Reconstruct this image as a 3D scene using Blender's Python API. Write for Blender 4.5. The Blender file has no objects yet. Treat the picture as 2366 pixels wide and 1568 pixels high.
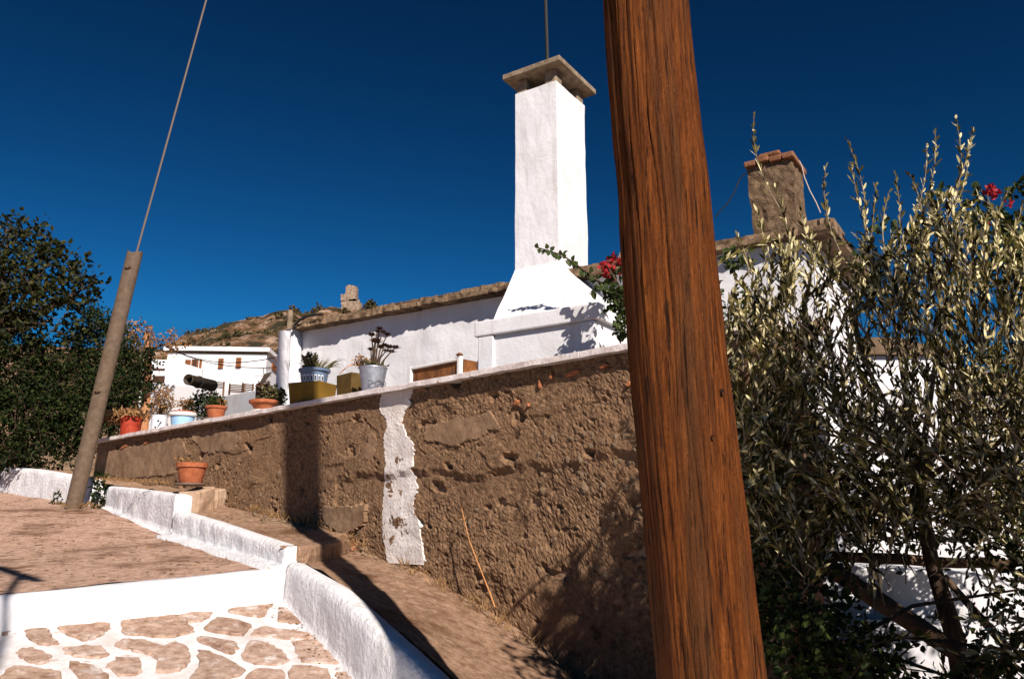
import bpy, math, random
import numpy as np
from mathutils import Vector, Matrix, noise
R = math.radians
rnd = random.Random(7)
nrs = np.random.RandomState(11)
SC = bpy.context.scene
COL = SC.collection

# ------------------------------------------------------------------ camera
PITCH = R(13.0)
EYE = Vector((0, 0, 1.6))
cam = bpy.data.cameras.new('camera')
cam.lens = 28.0; cam.sensor_width = 36.0; cam.clip_start = 0.05; cam.clip_end = 5000
camo = bpy.data.objects.new('camera', cam); COL.objects.link(camo)
camo.location = EYE; camo.rotation_euler = (R(90) + PITCH, 0, 0)
SC.camera = camo

# ------------------------------------------------------------------ sky, sun, exposure
SUN_AZ, SUN_EL = R(157.1), R(35.0)
w = bpy.data.worlds.new('World'); SC.world = w; w.use_nodes = True
nt = w.node_tree; nt.nodes.clear()
sky = nt.nodes.new('ShaderNodeTexSky'); sky.sky_type = 'NISHITA'; sky.sun_disc = False
sky.sun_elevation = SUN_EL; sky.sun_rotation = SUN_AZ
sky.altitude = 1500; sky.air_density = 1.0; sky.dust_density = 0.15; sky.ozone_density = 4.0
gam = nt.nodes.new('ShaderNodeGamma'); gam.inputs['Gamma'].default_value = 2.0
tint = nt.nodes.new('ShaderNodeMix'); tint.data_type = 'RGBA'; tint.blend_type = 'MULTIPLY'
tint.inputs[0].default_value = 1.0; tint.inputs[7].default_value = (0.045, 0.190, 0.160, 1)
bg = nt.nodes.new('ShaderNodeBackground'); bg.inputs['Strength'].default_value = 0.05
wo = nt.nodes.new('ShaderNodeOutputWorld')
lim = nt.nodes.new('ShaderNodeMix'); lim.data_type = 'RGBA'; lim.blend_type = 'DARKEN'; lim.inputs[0].default_value = 1.0
lim.inputs[7].default_value = (2.0, 3.6, 6.2, 1)      # the whole dome stays within the deep blue seen in view
nt.links.new(sky.outputs[0], lim.inputs[6]); nt.links.new(lim.outputs[2], gam.inputs[0]); nt.links.new(gam.outputs[0], tint.inputs[6])
nt.links.new(tint.outputs[2], bg.inputs[0]); nt.links.new(bg.outputs[0], wo.inputs[0])
sun = bpy.data.lights.new('sun', 'SUN'); sun.energy = 5.0; sun.angle = R(0.5); sun.color = (1.0, 0.93, 0.85)
suno = bpy.data.objects.new('sun', sun); COL.objects.link(suno)
SUN = Vector((math.sin(SUN_AZ) * math.cos(SUN_EL), math.cos(SUN_AZ) * math.cos(SUN_EL), math.sin(SUN_EL)))
suno.location = SUN * 60; suno.rotation_euler = (-SUN).to_track_quat('-Z', 'Y').to_euler()
vs = SC.view_settings
vs.view_transform = 'Standard'; vs.look = 'None'; vs.exposure = 0.55; vs.gamma = 1.0
vs.use_curve_mapping = False
SC.cycles.max_bounces = 8; SC.cycles.diffuse_bounces = 1; SC.cycles.use_denoising = True

# ------------------------------------------------------------------ survey helpers (measured bearings -> places)
FP = 1839.4
def ray(px, py):
    xc = (px - 1182.5) / FP; yc = (784 - py) / FP
    return Vector((xc, math.cos(PITCH) - yc * math.sin(PITCH), math.sin(PITCH) + yc * math.cos(PITCH)))
def at_y(px, py, Y):
    d = ray(px, py); return EYE + d * (Y / d.y)
def at_z(px, py, z):
    d = ray(px, py); return EYE + d * ((z - EYE.z) / d.z)
def on_plane(px, py, p0, n):
    d = ray(px, py); return EYE + d * ((p0 - EYE).dot(n) / d.dot(n))
class Frame:
    def __init__(s, o, az):
        s.o = Vector((o.x, o.y, 0)); s.u = Vector((math.sin(az), math.cos(az), 0)); s.n = Vector((s.u.y, -s.u.x, 0))
        if s.n.y < 0: s.n = -s.n
    def P(s, a, t, z): 
        p = s.o + s.u * a + s.n * t; return Vector((p.x, p.y, z))
    def sz(s, px, py, t):
        p = on_plane(px, py, s.o + s.n * t, s.n); return ((p - s.o).dot(s.u), p.z)
    def st(s, p): 
        q = Vector((p[0], p[1], 0)) - s.o; return q.dot(s.u), q.dot(s.n)
ZC = 2.83
WF = Frame(at_z(1470, 787, ZC), R(-47.2))          # garden retaining wall, t=0 front edge of cap
HF = Frame(at_y(1163, 670, 8.3), R(-56.8))         # long house, t=0 front edge of eaves
ZE = at_y(1163, 670, 8.3).z

# ------------------------------------------------------------------ mesh helpers
class MB:
    def __init__(s): s.v = []; s.f = []
    def add(s, vs_, fs):
        b = len(s.v); s.v += [tuple(x) for x in vs_]; s.f += [tuple(i + b for i in f) for f in fs]; return s
    def hexa(s, p):   # 4 bottom (ccw), 4 top
        return s.add(p, [(3, 2, 1, 0), (4, 5, 6, 7), (0, 1, 5, 4), (1, 2, 6, 5), (2, 3, 7, 6), (3, 0, 4, 7)])
    def fbox(s, fr, s0, s1, t0, t1, z0, z1):
        return s.hexa([fr.P(s0, t0, z0), fr.P(s1, t0, z0), fr.P(s1, t1, z0), fr.P(s0, t1, z0),
                       fr.P(s0, t0, z1), fr.P(s1, t0, z1), fr.P(s1, t1, z1), fr.P(s0, t1, z1)])
    def tube(s, pts, rad, seg=8, cap=True):
        pts = [Vector(p) for p in pts]; n = len(pts)
        if not hasattr(rad, '__len__'): rad = [rad] * n
        b = len(s.v); up = None
        for i, p in enumerate(pts):
            d = (pts[min(i + 1, n - 1)] - pts[max(i - 1, 0)]).normalized()
            a = d.orthogonal().normalized() if up is None else (up - d * up.dot(d)).normalized()
            up = a; c = d.cross(a)
            for k in range(seg):
                th = 2 * math.pi * k / seg
                s.v.append(tuple(p + (a * math.cos(th) + c * math.sin(th)) * rad[i]))
        for i in range(n - 1):
            for k in range(seg):
                k2 = (k + 1) % seg
                s.f.append((b + i * seg + k, b + i * seg + k2, b + (i + 1) * seg + k2, b + (i + 1) * seg + k))
        if cap:
            s.f.append(tuple(b + k for k in reversed(range(seg)))); s.f.append(tuple(b + (n - 1) * seg + k for k in range(seg)))
        return s
    def lathe(s, c, prof, seg=32, close=False):
        b = len(s.v); n = len(prof)
        for r, z in prof:
            for k in range(seg):
                th = 2 * math.pi * k / seg
                s.v.append((c[0] + r * math.cos(th), c[1] + r * math.sin(th), c[2] + z))
        for i in range(n - 1):
            for k in range(seg):
                k2 = (k + 1) % seg
                s.f.append((b + i * seg + k, b + i * seg + k2, b + (i + 1) * seg + k2, b + (i + 1) * seg + k))
        s.f.append(tuple(b + k for k in reversed(range(seg))))
        s.f.append(tuple(b + (n - 1) * seg + k for k in range(seg)))
        return s
    def grid(s, rows):
        b = len(s.v); m = len(rows[0])
        for r in rows: s.v += [tuple(p) for p in r]
        for i in range(len(rows) - 1):
            for j in range(m - 1):
                s.f.append((b + i * m + j, b + i * m + j + 1, b + (i + 1) * m + j + 1, b + (i + 1) * m + j))
        return s

def world_off(o):
    v = Vector((0, 0, 0))
    while o is not None: v += o.location; o = o.parent
    return v
def tag(o, label=None, cat=None, group=None, kind=None):
    if label: o['label'] = label
    if cat: o['category'] = cat
    if group: o['group'] = group
    if kind: o['kind'] = kind
    return o
def obj(name, mb, mat, parent=None, smooth=False, loc=None):
    me = bpy.data.meshes.new(name)
    off = world_off(parent)
    if loc is not None: off = Vector(loc)
    if isinstance(mb, MB): V, F = mb.v, mb.f
    else: V, F = mb
    V = np.asarray(V, dtype=float) - np.array(off)
    me.from_pydata(V.tolist(), [], F); me.update()
    if smooth: me.polygons.foreach_set('use_smooth', [True] * len(me.polygons))
    me.materials.append(mat)
    o = bpy.data.objects.new(name, me); COL.objects.link(o)
    if parent is not None: o.parent = parent
    elif loc is not None: o.location = loc
    return o
def bevel(o, wd=0.01, seg=2):
    m = o.modifiers.new('bevel', 'BEVEL'); m.width = wd; m.segments = seg; m.limit_method = 'ANGLE'; m.angle_limit = R(40)
    return o
def empty(name, loc, label, cat, group=None):
    o = bpy.data.objects.new(name, None); COL.objects.link(o); o.location = loc
    o.empty_display_size = 0.1
    return tag(o, label, cat, group)
def nz(x, y, z=0.0, o=4): return noise.fractal((x, y, z), 0.9, 2.0, o)

# ------------------------------------------------------------------ materials
def mat(name, c1, c2=None, scale=6, rough=0.9, bump=0.0, bscale=60, stain=None, sscale=5, sthr=0.62, spec=0.3,
        stretch=None, metal=0.0, island=False, transl=0.0, detail=6, c3=None, bump2=None, swid=0.06, nrough=.6, stain2=None, streak=False):
    m = bpy.data.materials.new(name); m.use_nodes = True
    t = m.node_tree; n = t.nodes; L = t.links
    b = n['Principled BSDF']; b.inputs['Roughness'].default_value = rough; b.inputs['Metallic'].default_value = metal
    b.inputs['Specular IOR Level'].default_value = spec
    tc = n.new('ShaderNodeTexCoord'); mp = n.new('ShaderNodeMapping'); L.new(tc.outputs['Object'], mp.inputs[0])
    if stretch: mp.inputs['Scale'].default_value = stretch
    col = None
    def ns(sc, de=detail, ro=nrough):
        x = n.new('ShaderNodeTexNoise'); x.inputs['Scale'].default_value = sc; x.inputs['Detail'].default_value = de
        x.inputs['Roughness'].default_value = ro; L.new(mp.outputs[0], x.inputs['Vector']); return x
    if c2 is None: b.inputs['Base Color'].default_value = (*c1, 1)
    else:
        cr = n.new('ShaderNodeValToRGB')
        cr.color_ramp.elements[0].color = (*c1, 1); cr.color_ramp.elements[1].color = (*c2, 1)
        cr.color_ramp.elements[0].position = 0.36; cr.color_ramp.elements[1].position = 0.66
        if c3:
            e = cr.color_ramp.elements.new(0.58 if island else 0.5); e.color = (*c3, 1)
        if island:
            g = n.new('ShaderNodeNewGeometry'); L.new(g.outputs['Random Per Island'], cr.inputs[0])
            cr.color_ramp.elements[0].position = 0.1; cr.color_ramp.elements[-1].position = 0.95
        else: L.new(ns(scale).outputs[0], cr.inputs[0])
        col = cr.outputs[0]
    for stain, sscale, sthr, swid in ([stain2] if stain2 else []) + ([(stain, sscale, sthr, swid)] if stain else []):
        x = ns(sscale, 8, 0.7); rp = n.new('ShaderNodeValToRGB')
        rp.color_ramp.elements[0].position = sthr; rp.color_ramp.elements[1].position = sthr + swid
        L.new(x.outputs[0], rp.inputs[0]); mx = n.new('ShaderNodeMix'); mx.data_type = 'RGBA'
        L.new(rp.outputs[0], mx.inputs[0])
        if col: L.new(col, mx.inputs[6])
        else: mx.inputs[6].default_value = (*c1, 1)
        mx.inputs[7].default_value = (*stain, 1); col = mx.outputs[2]
    if streak:      # faint grey rain runs on limewash
        m2 = n.new('ShaderNodeMapping'); m2.inputs['Scale'].default_value = (9, 9, .7); L.new(tc.outputs['Object'], m2.inputs[0])
        x = n.new('ShaderNodeTexNoise'); x.inputs['Scale'].default_value = 1.6; x.inputs['Detail'].default_value = 8; L.new(m2.outputs[0], x.inputs['Vector'])
        rp = n.new('ShaderNodeValToRGB'); rp.color_ramp.elements[0].position = .58; rp.color_ramp.elements[1].position = .74; rp.color_ramp.elements[1].color = (.55, .55, .55, 1)
        L.new(x.outputs[0], rp.inputs[0]); mx = n.new('ShaderNodeMix'); mx.data_type = 'RGBA'; L.new(rp.outputs[0], mx.inputs[0])
        L.new(col, mx.inputs[6]); mx.inputs[7].default_value = (.46, .40, .36, 1); col = mx.outputs[2]
    if col: L.new(col, b.inputs['Base Color'])
    prev = None
    for (st, sc) in [(bump, bscale)] + ([bump2] if bump2 else []):
        if st > 0:
            bp = n.new('ShaderNodeBump'); bp.inputs['Strength'].default_value = st; bp.inputs['Distance'].default_value = 0.6 / sc
            L.new(ns(sc, 5).outputs[0], bp.inputs['Height'])
            if prev: L.new(prev.outputs[0], bp.inputs['Normal'])
            L.new(bp.outputs[0], b.inputs['Normal']); prev = bp
    if transl > 0:
        tr = n.new('ShaderNodeBsdfTranslucent'); ms = n.new('ShaderNodeMixShader'); ms.inputs[0].default_value = transl
        if col: L.new(col, tr.inputs[0])
        else: tr.inputs[0].default_value = (*c1, 1)
        L.new(b.outputs[0], ms.inputs[1]); L.new(tr.outputs[0], ms.inputs[2]); L.new(ms.outputs[0], n['Material Output'].inputs[0])
    return m
M = {}
M['white'] = mat('whitewash', (.66, .635, .645), (.75, .725, .735), 3, .92, .18, 22, stain=(.42, .30, .21), sscale=9, sthr=.70, bump2=(.25, 110), stain2=((.58, .53, .50), 2.2, .52, .28), streak=True)
M['white_rough'] = mat('whitewash_lumpy', (.66, .63, .63), (.78, .75, .755), 5, .95, .8, 22, stain=(.36, .24, .16), sscale=13, sthr=.655, bump2=(.6, 90), swid=.05, stain2=((.50, .435, .39), 4.0, .53, .22))
M['strip_white'] = mat('peeling_whitewash', (.62, .53, .48), (.80, .73, .69), 9, .95, .6, 34, stain=(.40, .29, .21), sscale=10, sthr=.66, stain2=((.66, .56, .50), 3, .5, .2), bump2=(.4, 110))
M['joint'] = mat('whitewashed_joint', (.62, .57, .56), (.76, .73, .73), 9, .95, .6, 60, stain=(.40, .26, .18), sscale=9, sthr=.575, swid=.13, stain2=((.50, .41, .36), 3.0, .48, .25), bump2=(.6, 160))
M['stone_pave'] = mat('paving_stone', (.23, .12, .072), (.58, .40, .30), 13, .95, .9, 60, stain=(.70, .62, .58), sscale=8, sthr=.53, swid=.20, bump2=(.6, 200), detail=12, nrough=.74)
for i_, (a_, b_) in enumerate((((.20, .10, .06), (.52, .35, .26)), ((.28, .155, .10), (.64, .46, .37)), ((.24, .135, .085), (.56, .40, .32)))):
    M['stone_pave%d' % i_] = mat('paving_stone_%d' % i_, a_, b_, 11 + 3 * i_, .95, .9, 60, stain=(.70, .62, .58), sscale=7 + 2 * i_, sthr=.52 + .03 * i_, swid=.16, bump2=(.7, 170), detail=12, nrough=.74)
M['landing'] = mat('worn_concrete', (.28, .145, .088), (.68, .45, .34), 17, .95, .9, 70, stain=(.10, .045, .022), sscale=9, sthr=.555, swid=.09, stain2=((.16, .075, .038), 1.1, .50, .13), bump2=(.9, 150), detail=13, nrough=.80)
M['strip'] = mat('raised_walk_concrete', (.15, .075, .038), (.48, .295, .19), 16, .95, .9, 70, stain2=((.14, .065, .03), 1.6, .52, .12), stain=(.55, .42, .34), sscale=6, sthr=.63, bump2=(.9, 150), detail=13, nrough=.78)
M['render'] = mat('rough_render', (.068, .031, .012), (.36, .212, .118), 24, .97, 1.0, 60, stain2=((.22, .12, .062), 1.4, .50, .14), stain=(.06, .028, .013), sscale=4.0, sthr=.60, swid=.08, bump2=(1.0, 140), detail=12, nrough=.78)
M['render_smooth'] = mat('smooth_render_patch', (.17, .095, .050), (.31, .19, .113), 7, .97, .5, 50, bump2=(.6, 130), detail=10, nrough=.72)
M['brick'] = mat('brick_shard', (.30, .10, .04), (.44, .17, .075), 20, .95, .6, 60)
M['cap'] = mat('cap_paint', (.52, .42, .38), (.76, .68, .66), 8, .95, .6, 50, stain=(.33, .22, .15), sscale=9, sthr=.62)
M['roofstone'] = mat('schist_slab', (.08, .046, .024), (.27, .175, .105), 9, .95, .8, 40, stain=(.45, .36, .28), sscale=12, sthr=.66)
M['conc_cap'] = mat('weathered_concrete', (.17, .12, .075), (.31, .235, .16), 12, .95, .6, 60)
M['dark'] = mat('soot', (.02, .015, .012), (.04, .03, .02), 8, 1.0)
M['pole'] = mat('pole_wood', (.072, .017, .003), (.30, .088, .016), 3.2, .88, .5, 6, stain=(.028, .008, .0015), sscale=3.6, sthr=.56, swid=.05, stain2=((.10, .040, .014), .45, .50, .2),
                stretch=(24, 24, 1.1), c3=(.165, .044, .007), bump2=(.6, 16), spec=.15, detail=11, nrough=.72)
M['guard'] = mat('dull_galvanised_guard', (.095, .062, .038), (.145, .098, .064), 14, .75, .2, 90, metal=.0)
M['wire'] = mat('steel_wire', (.22, .16, .12), None, rough=.6, metal=.5)
M['cable'] = mat('black_cable', (.02, .018, .016), None, rough=.7)
M['paleline'] = mat('pale_cord', (.45, .36, .32), None, rough=.8)
M['terracotta'] = mat('terracotta', (.30, .080, .030), (.42, .130, .055), 14, .85, .3, 80, stain=(.62, .42, .32), sscale=12, sthr=.66)
M['saucer'] = mat('dark_saucer', (.10, .07, .05), (.18, .12, .09), 20, .8)
M['soil'] = mat('soil', (.05, .028, .016), (.12, .07, .04), 40, 1.0, .9, 60)
M['redtin'] = mat('faded_red_paint', (.30, .028, .010), (.42, .052, .022), 10, .6, .2, 60, stain=(.14, .03, .015), sscale=11, sthr=.57)
M['whitetin'] = mat('white_tin', (.62, .62, .66), (.76, .75, .78), 6, .6, .1, 60)
M['bluetin'] = mat('pale_blue_paint', (.26, .46, .68), (.36, .56, .76), 8, .5, .1, 60, stain=(.6, .6, .62), sscale=12, sthr=.66)
M['whiteplastic'] = mat('white_plastic', (.74, .71, .68), None, rough=.5)
M['yellow'] = mat('ochre_painted_wood', (.15, .080, .008), (.22, .118, .012), 7, .8, .3, 50)
M['slate_plastic'] = mat('blue_grey_plastic', (.10, .14, .22), (.16, .21, .31), 9, .45)
M['galv'] = mat('galvanised_steel', (.36, .37, .42), (.55, .56, .62), 16, .42, .05, 60, metal=.75)
M['rust'] = mat('rusty_sheet', (.10, .035, .010), (.28, .10, .025), 9, .85, .4, 60, stain=(.09, .05, .035), sscale=7, sthr=.56)
M['rustwhite'] = mat('chipped_white_enamel', (.70, .66, .62), (.80, .77, .74), 9, .6, .1, 60, stain=(.42, .16, .05), sscale=12, sthr=.60)
M['broad'] = mat('broad_leaf', (.006, .009, .002), (.062, .056, .011), 3, .6, island=True, transl=.20, c3=(.022, .027, .005), spec=.2)
M['ivy'] = mat('ivy_leaf', (.006, .013, .002), (.042, .052, .010), 3, .65, island=True, transl=.16, c3=(.014, .025, .005), spec=.15)
M['olive'] = mat('olive_leaf', (.030, .025, .005), (.80, .68, .38), 3, .75, island=True, transl=.12, c3=(.150, .120, .036), spec=.04)
M['dkleaf'] = mat('dark_shrub_leaf', (.010, .019, .004), (.05, .068, .012), 3, .6, island=True, transl=.16, spec=.2)
M['boug'] = mat('bougainvillea_leaf', (.016, .028, .006), (.060, .078, .016), 3, .55, island=True, transl=.18, spec=.25)
M['flower'] = mat('magenta_bract', (.30, .008, .012), (.46, .025, .03), 3, .6, island=True, transl=.3)
M['bark'] = mat('bark', (.06, .035, .02), (.13, .08, .05), 10, .95, .9, 40, stretch=(4, 4, .7))
M['olivebark'] = mat('olive_twig', (.17, .13, .09), (.25, .19, .13), 12, .9)
M['drybrown'] = mat('dry_plant', (.20, .09, .035), (.40, .22, .09), 3, .9, island=True, transl=.1)
M['succ'] = mat('succulent_leaf', (.045, .04, .018), (.12, .10, .035), 3, .5, island=True)
M['aeon'] = mat('aeonium_rosette', (.05, .022, .016), (.10, .05, .03), 20, .5)
M['aloe'] = mat('aloe_leaf', (.08, .075, .03), (.19, .165, .07), 12, .5)
M['drystalk'] = mat('dry_stalk', (.42, .18, .06), (.55, .26, .10), 30, .9)
M['grassdry'] = mat('dry_grass', (.20, .10, .035), (.42, .24, .10), 3, .9, island=True, transl=.1)
M['hill'] = mat('hillside', (.055, .028, .010), (.60, .42, .31), .16, .98, 1.0, .35, stain=(.035, .026, .009), sscale=.045, sthr=.52, swid=.03, c3=(.17, .085, .036), detail=12, nrough=.76)
M['scrub'] = mat('hill_scrub', (.035, .03, .010), (.085, .062, .022), 3, .95, island=True)
M['towerstone'] = mat('ruin_stone', (.17, .105, .07), (.36, .26, .19), .9, .95, .6, 2)
M['farwhite'] = mat('far_whitewash', (.78, .74, .74), (.84, .81, .82), 1.5, .9)
M['shutter'] = mat('brown_shutter', (.22, .07, .02), (.30, .11, .035), 9, .7)
M['shutter_dark'] = mat('dark_opening', (.06, .025, .012), None, rough=.5)
M['fence'] = mat('brown_fence', (.13, .07, .04), (.2, .11, .06), 12, .8)
M['distpole'] = mat('far_pole_wood', (.34, .14, .06), (.46, .21, .10), 4, .9)
M['earth'] = mat('earth', (.13, .075, .04), (.30, .19, .11), 1.2, .98, .5, 20)
M['pipe'] = mat('dark_flue_pipe', (.030, .018, .010), (.06, .04, .024), 8, .7)
M['stonechim'] = mat('stone_chimney_render', (.085, .05, .025), (.21, .135, .08), 14, .95, .9, 40, stain=(.07, .04, .02), sscale=8, sthr=.6)
M['tilecap'] = mat('old_cap_slabs', (.17, .068, .03), (.27, .12, .06), 12, .95, .6, 50)
M['log'] = mat('dark_log', (.075, .042, .022), (.16, .095, .055), 8, .95, .8, 30)
M['motif'] = mat('white_print', (.66, .66, .70), None, rough=.6)
M['trough'] = mat('shade_dimmed_ochre', (.075, .042, .008), (.12, .07, .016), 7, .8)  # ochre darkened: the trough's shade is put into its base colour
M['ink'] = mat('dark_print', (.035, .03, .035), None, rough=.6)

# ------------------------------------------------------------------ ground heights
def lerp_tab(tab, x):
    if x <= tab[0][0]:
        (a, b), (c, d) = tab[0], tab[1]; return b + (x - a) * (d - b) / (c - a)
    for (a, b), (c, d) in zip(tab, tab[1:]):
        if x <= c: return b + (x - a) * (d - b) / (c - a)
    (a, b), (c, d) = tab[-2], tab[-1]; return d + (x - c) * (d - b) / (c - a)
def lower_z(x, y): return -0.372 - 0.1178 * x + 0.1823 * y
QD = Vector((-.643, .766, 0)); WD = Vector((-.766, -.643, 0)); E0 = Vector((-1.76, 6.38, 0))
def land_z(x, y):
    d = Vector((x, y, 0)) - E0; q = d.dot(QD); ww = d.dot(WD)
    return 1.25 + lerp_tab([(-1, -.05), (0, 0), (2.95, .21), (5.85, .55), (8.2, .77), (20, 1.9)], q) - .055 * ww
def ground_z(x, y):
    a = lerp_tab([(-200, -14), (-20, -1.8), (0, -.25), (12, .9), (30, 5.4), (60, 10), (120, 16), (700, 30)], y)
    return a
xs = [-700, -350, -160, -80, -40, -24] + [i * 2 for i in range(-9, 13)] + [40, 80, 160, 350, 700]
ys = [-300, -120, -60, -30, -16] + [i * 2 for i in range(-5, 24)] + [60, 80, 110, 160, 300, 700, 1500]
tag(obj('ground', MB().grid([[Vector((x, y, ground_z(x, y) + .06 * nz(x * .4, y * .4))) for x in xs] for y in ys]), M['earth'], smooth=True), kind='structure')

# ------------------------------------------------------------------ far hill, tower, far house
RIDGE = [(-300, 830), (0, 800), (345, 806), (379, 776), (430, 764), (478, 742), (528, 736), (573, 731), (609, 719), (657, 718), (677, 727), (690, 715),
         (719, 708), (767, 714), (792, 712), (838, 712), (900, 716), (1000, 740), (1200, 770), (1500, 800), (2000, 840), (2700, 880)]
YR = 400.0
def ridge_z(x, y):
    px = 1182.5 + x / y * 1888
    py = lerp_tab(RIDGE, px)
    return at_y(px, py, YR).z
def hill_z(x, y):
    base = ground_z(x, 70) + 2; k = (y - 70) / (YR - 70)
    rz = ridge_z(x, max(y, 1))
    if k <= 1: 
        f = k ** 1.25; z = base + (rz - base) * f
    else: z = rz - (k - 1) * 60
    am = min(1, max(0, k)) 
    d = noise.ridged_multi_fractal((x * .03, y * .03, 2.2), 1.0, 2.1, 5, 1.0, 2.0) - 1.2
    z += d * 5.5 * am * (0.35 if .93 < k < 1.07 else 1.0)
    return z + nz(x * .11, y * .11, 5) * 1.5 * am
rows = []
for y in list(np.linspace(70, 380, 62)) + list(np.linspace(384, 430, 16)) + [460, 520, 600, 700]:
    rows.append([Vector((x_, y, hill_z(x_, y))) for x_ in [math.tan(a) * y for a in np.linspace(R(-45), R(50), 240)]])
tag(obj('hill', MB().grid(rows), M['hill'], smooth=True), kind='structure')

def leaf_mesh(P, D, Nn, Ln, Wd, fold=.25, bend=.12, blunt=.72):
    """P base points (n,3), D directions, Nn normals, lengths, widths -> 6-point folded leaves"""
    P = np.asarray(P, float); D = np.asarray(D, float); Nn = np.asarray(Nn, float)
    D /= np.linalg.norm(D, axis=1, keepdims=True) + 1e-9
    S = np.cross(D, Nn); S /= np.linalg.norm(S, axis=1, keepdims=True) + 1e-9
    U = np.cross(S, D)
    L = np.asarray(Ln)[:, None]; W = np.asarray(Wd)[:, None] * .5
    v = np.stack([P, P + D * L * .33 - S * W + U * W * fold, P + D * L * .70 - S * W * blunt + U * (W * fold - L * bend * .4),
                  P + D * L - U * L * bend, P + D * L * .70 + S * W * blunt + U * (W * fold - L * bend * .4), P + D * L * .33 + S * W + U * W * fold], 1)
    n = len(P); V = v.reshape(-1, 3)
    b = np.arange(n) * 6
    F = np.concatenate([np.stack([b, b + 3, b + 2, b + 1], 1), np.stack([b, b + 5, b + 4, b + 3], 1)])
    return V, F.tolist()
def rdirs(n, bias=(0, 0, 0)):
    d = nrs.normal(size=(n, 3)) + np.array(bias); return d / np.linalg.norm(d, axis=1, keepdims=True)
class Leaves:
    def __init__(s): s.P = []; s.D = []; s.N = []; s.L = []; s.W = []
    def add(s, P, D, N, L, W): s.P.append(P); s.D.append(D); s.N.append(N); s.L.append(L); s.W.append(W)
    def cat(s):
        return [np.concatenate([np.atleast_2d(a) if i < 3 else np.atleast_1d(a) for a in q]) for i, q in enumerate((s.P, s.D, s.N, s.L, s.W))]
_unit_leaf = {}
def build_leaves(lv, mt, parent, name='foliage', single=0, kind='stuff', fold=.25, bend=.12, blunt=.72):
    P, D, N, L, W = lv.cat()
    if single:
        dist = np.linalg.norm(P - np.array(EYE), axis=1)
        vis = np.array([1 if (abs(p[0] / max(p[1], .1)) < .62) else 9 for p in P])
        big = dist / L * vis
        idx = np.argsort(big)[:single]
        key = (mt.name, fold, bend)
        if key not in _unit_leaf:
            V, F = leaf_mesh([[0, 0, 0]], [[0, 1, 0]], [[0, 0, 1]], [1], [1], fold, bend, blunt)
            me = bpy.data.meshes.new('leaf'); me.from_pydata(V.tolist(), [], F); me.materials.append(mt); _unit_leaf[key] = me
        me = _unit_leaf[key]; off = world_off(parent)
        for i in idx:
            d = Vector(D[i]).normalized(); sx = d.cross(Vector(N[i])).normalized(); u = sx.cross(d)
            m = Matrix((sx * W[i], d * L[i], u * L[i])).transposed().to_4x4(); m.translation = Vector(P[i]) - off
            o = bpy.data.objects.new('leaf', me); COL.objects.link(o); o.parent = parent; o.matrix_local = m
        keep = np.ones(len(P), bool); keep[idx] = False
        P, D, N, L, W = P[keep], D[keep], N[keep], L[keep], W[keep]
    if len(P):
        o = obj(name, leaf_mesh(P, D, N, L, W, fold, bend, blunt), mt, parent)
        if kind: o['kind'] = kind
        return o

# scrub on the hill
lv = Leaves()
for i in range(1300):
    y = rnd.uniform(90, 408); a = math.tan(rnd.uniform(R(-32), R(0))); x = a * y
    if nz(x * .02, y * .02, 9) < -.05 : continue
    r = rnd.uniform(.6, 2.2); z = hill_z(x, y); n = 30
    if rnd.random() < .22: r *= 1.5
    p = np.array([x, y, z + r * .25]) + rdirs(n) * r * np.array([1, 1, .6]) * nrs.uniform(.5, 1, (n, 1))
    lv.add(p, rdirs(n, (0, 0, .6)), rdirs(n), nrs.uniform(.5, 1.0, n) * r * .7, nrs.uniform(.4, .7, n) * r * .7)
o = build_leaves(lv, M['scrub'], None, 'hill_scrub'); tag(o, 'dark dry scrub dotted over the rocky hillside', 'scrub', kind='stuff')

# ruined tower on the ridge
tb = at_y(812, 712, YR - 1)
tw = empty('ruined_tower', tb, 'small ruined stone tower on the hilltop against the blue sky', 'tower')
def ragged_block(x0, x1, y0, y1, z0, z1, jag, n=9, seed=0):
    r2 = random.Random(seed); mb = MB(); per = []
    for i in range(n): per.append((x0 + (x1 - x0) * i / n, y0))
    for i in range(n): per.append((x1, y0 + (y1 - y0) * i / n))
    for i in range(n): per.append((x1 - (x1 - x0) * i / n, y1))
    for i in range(n): per.append((x0, y1 - (y1 - y0) * i / n))
    rws = []
    for k in range(6):
        f = k / 5
        rws.append([Vector((x + r2.uniform(-.12, .12) * (x1 - x0) * .25, y, z0 + (z1 - z0) * f + (r2.uniform(-jag, jag) if k == 5 else 0))) for x, y in per])
        rws[-1].append(rws[-1][0])
    mb.grid(rws); mb.f.append(tuple(range(5 * (4 * n + 1), 5 * (4 * n + 1) + 4 * n)))
    return mb
def pxw(px0, px1, Y): return at_y(px0, 700, Y).x, at_y(px1, 700, Y).x
x0, x1 = pxw(800, 824, YR); obj('upper_storey', ragged_block(x0, x1, YR - 3, YR + 3, at_y(812, 695, YR).z, at_y(812, 664, YR).z, .5, seed=3), M['towerstone'], tw)
x0, x1 = pxw(793, 834, YR); obj('broken_base', ragged_block(x0, x1, YR - 4.5, YR + 4, at_y(812, 722, YR).z, at_y(812, 698, YR).z, 1.0, seed=5), M['towerstone'], tw)
x0, x1 = pxw(791, 803, YR); obj('broken_base', ragged_block(x0, x1, YR - 4.8, YR + 1, at_y(812, 700, YR).z, at_y(812, 686, YR).z, .7, seed=8), M['towerstone'], tw)
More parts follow.
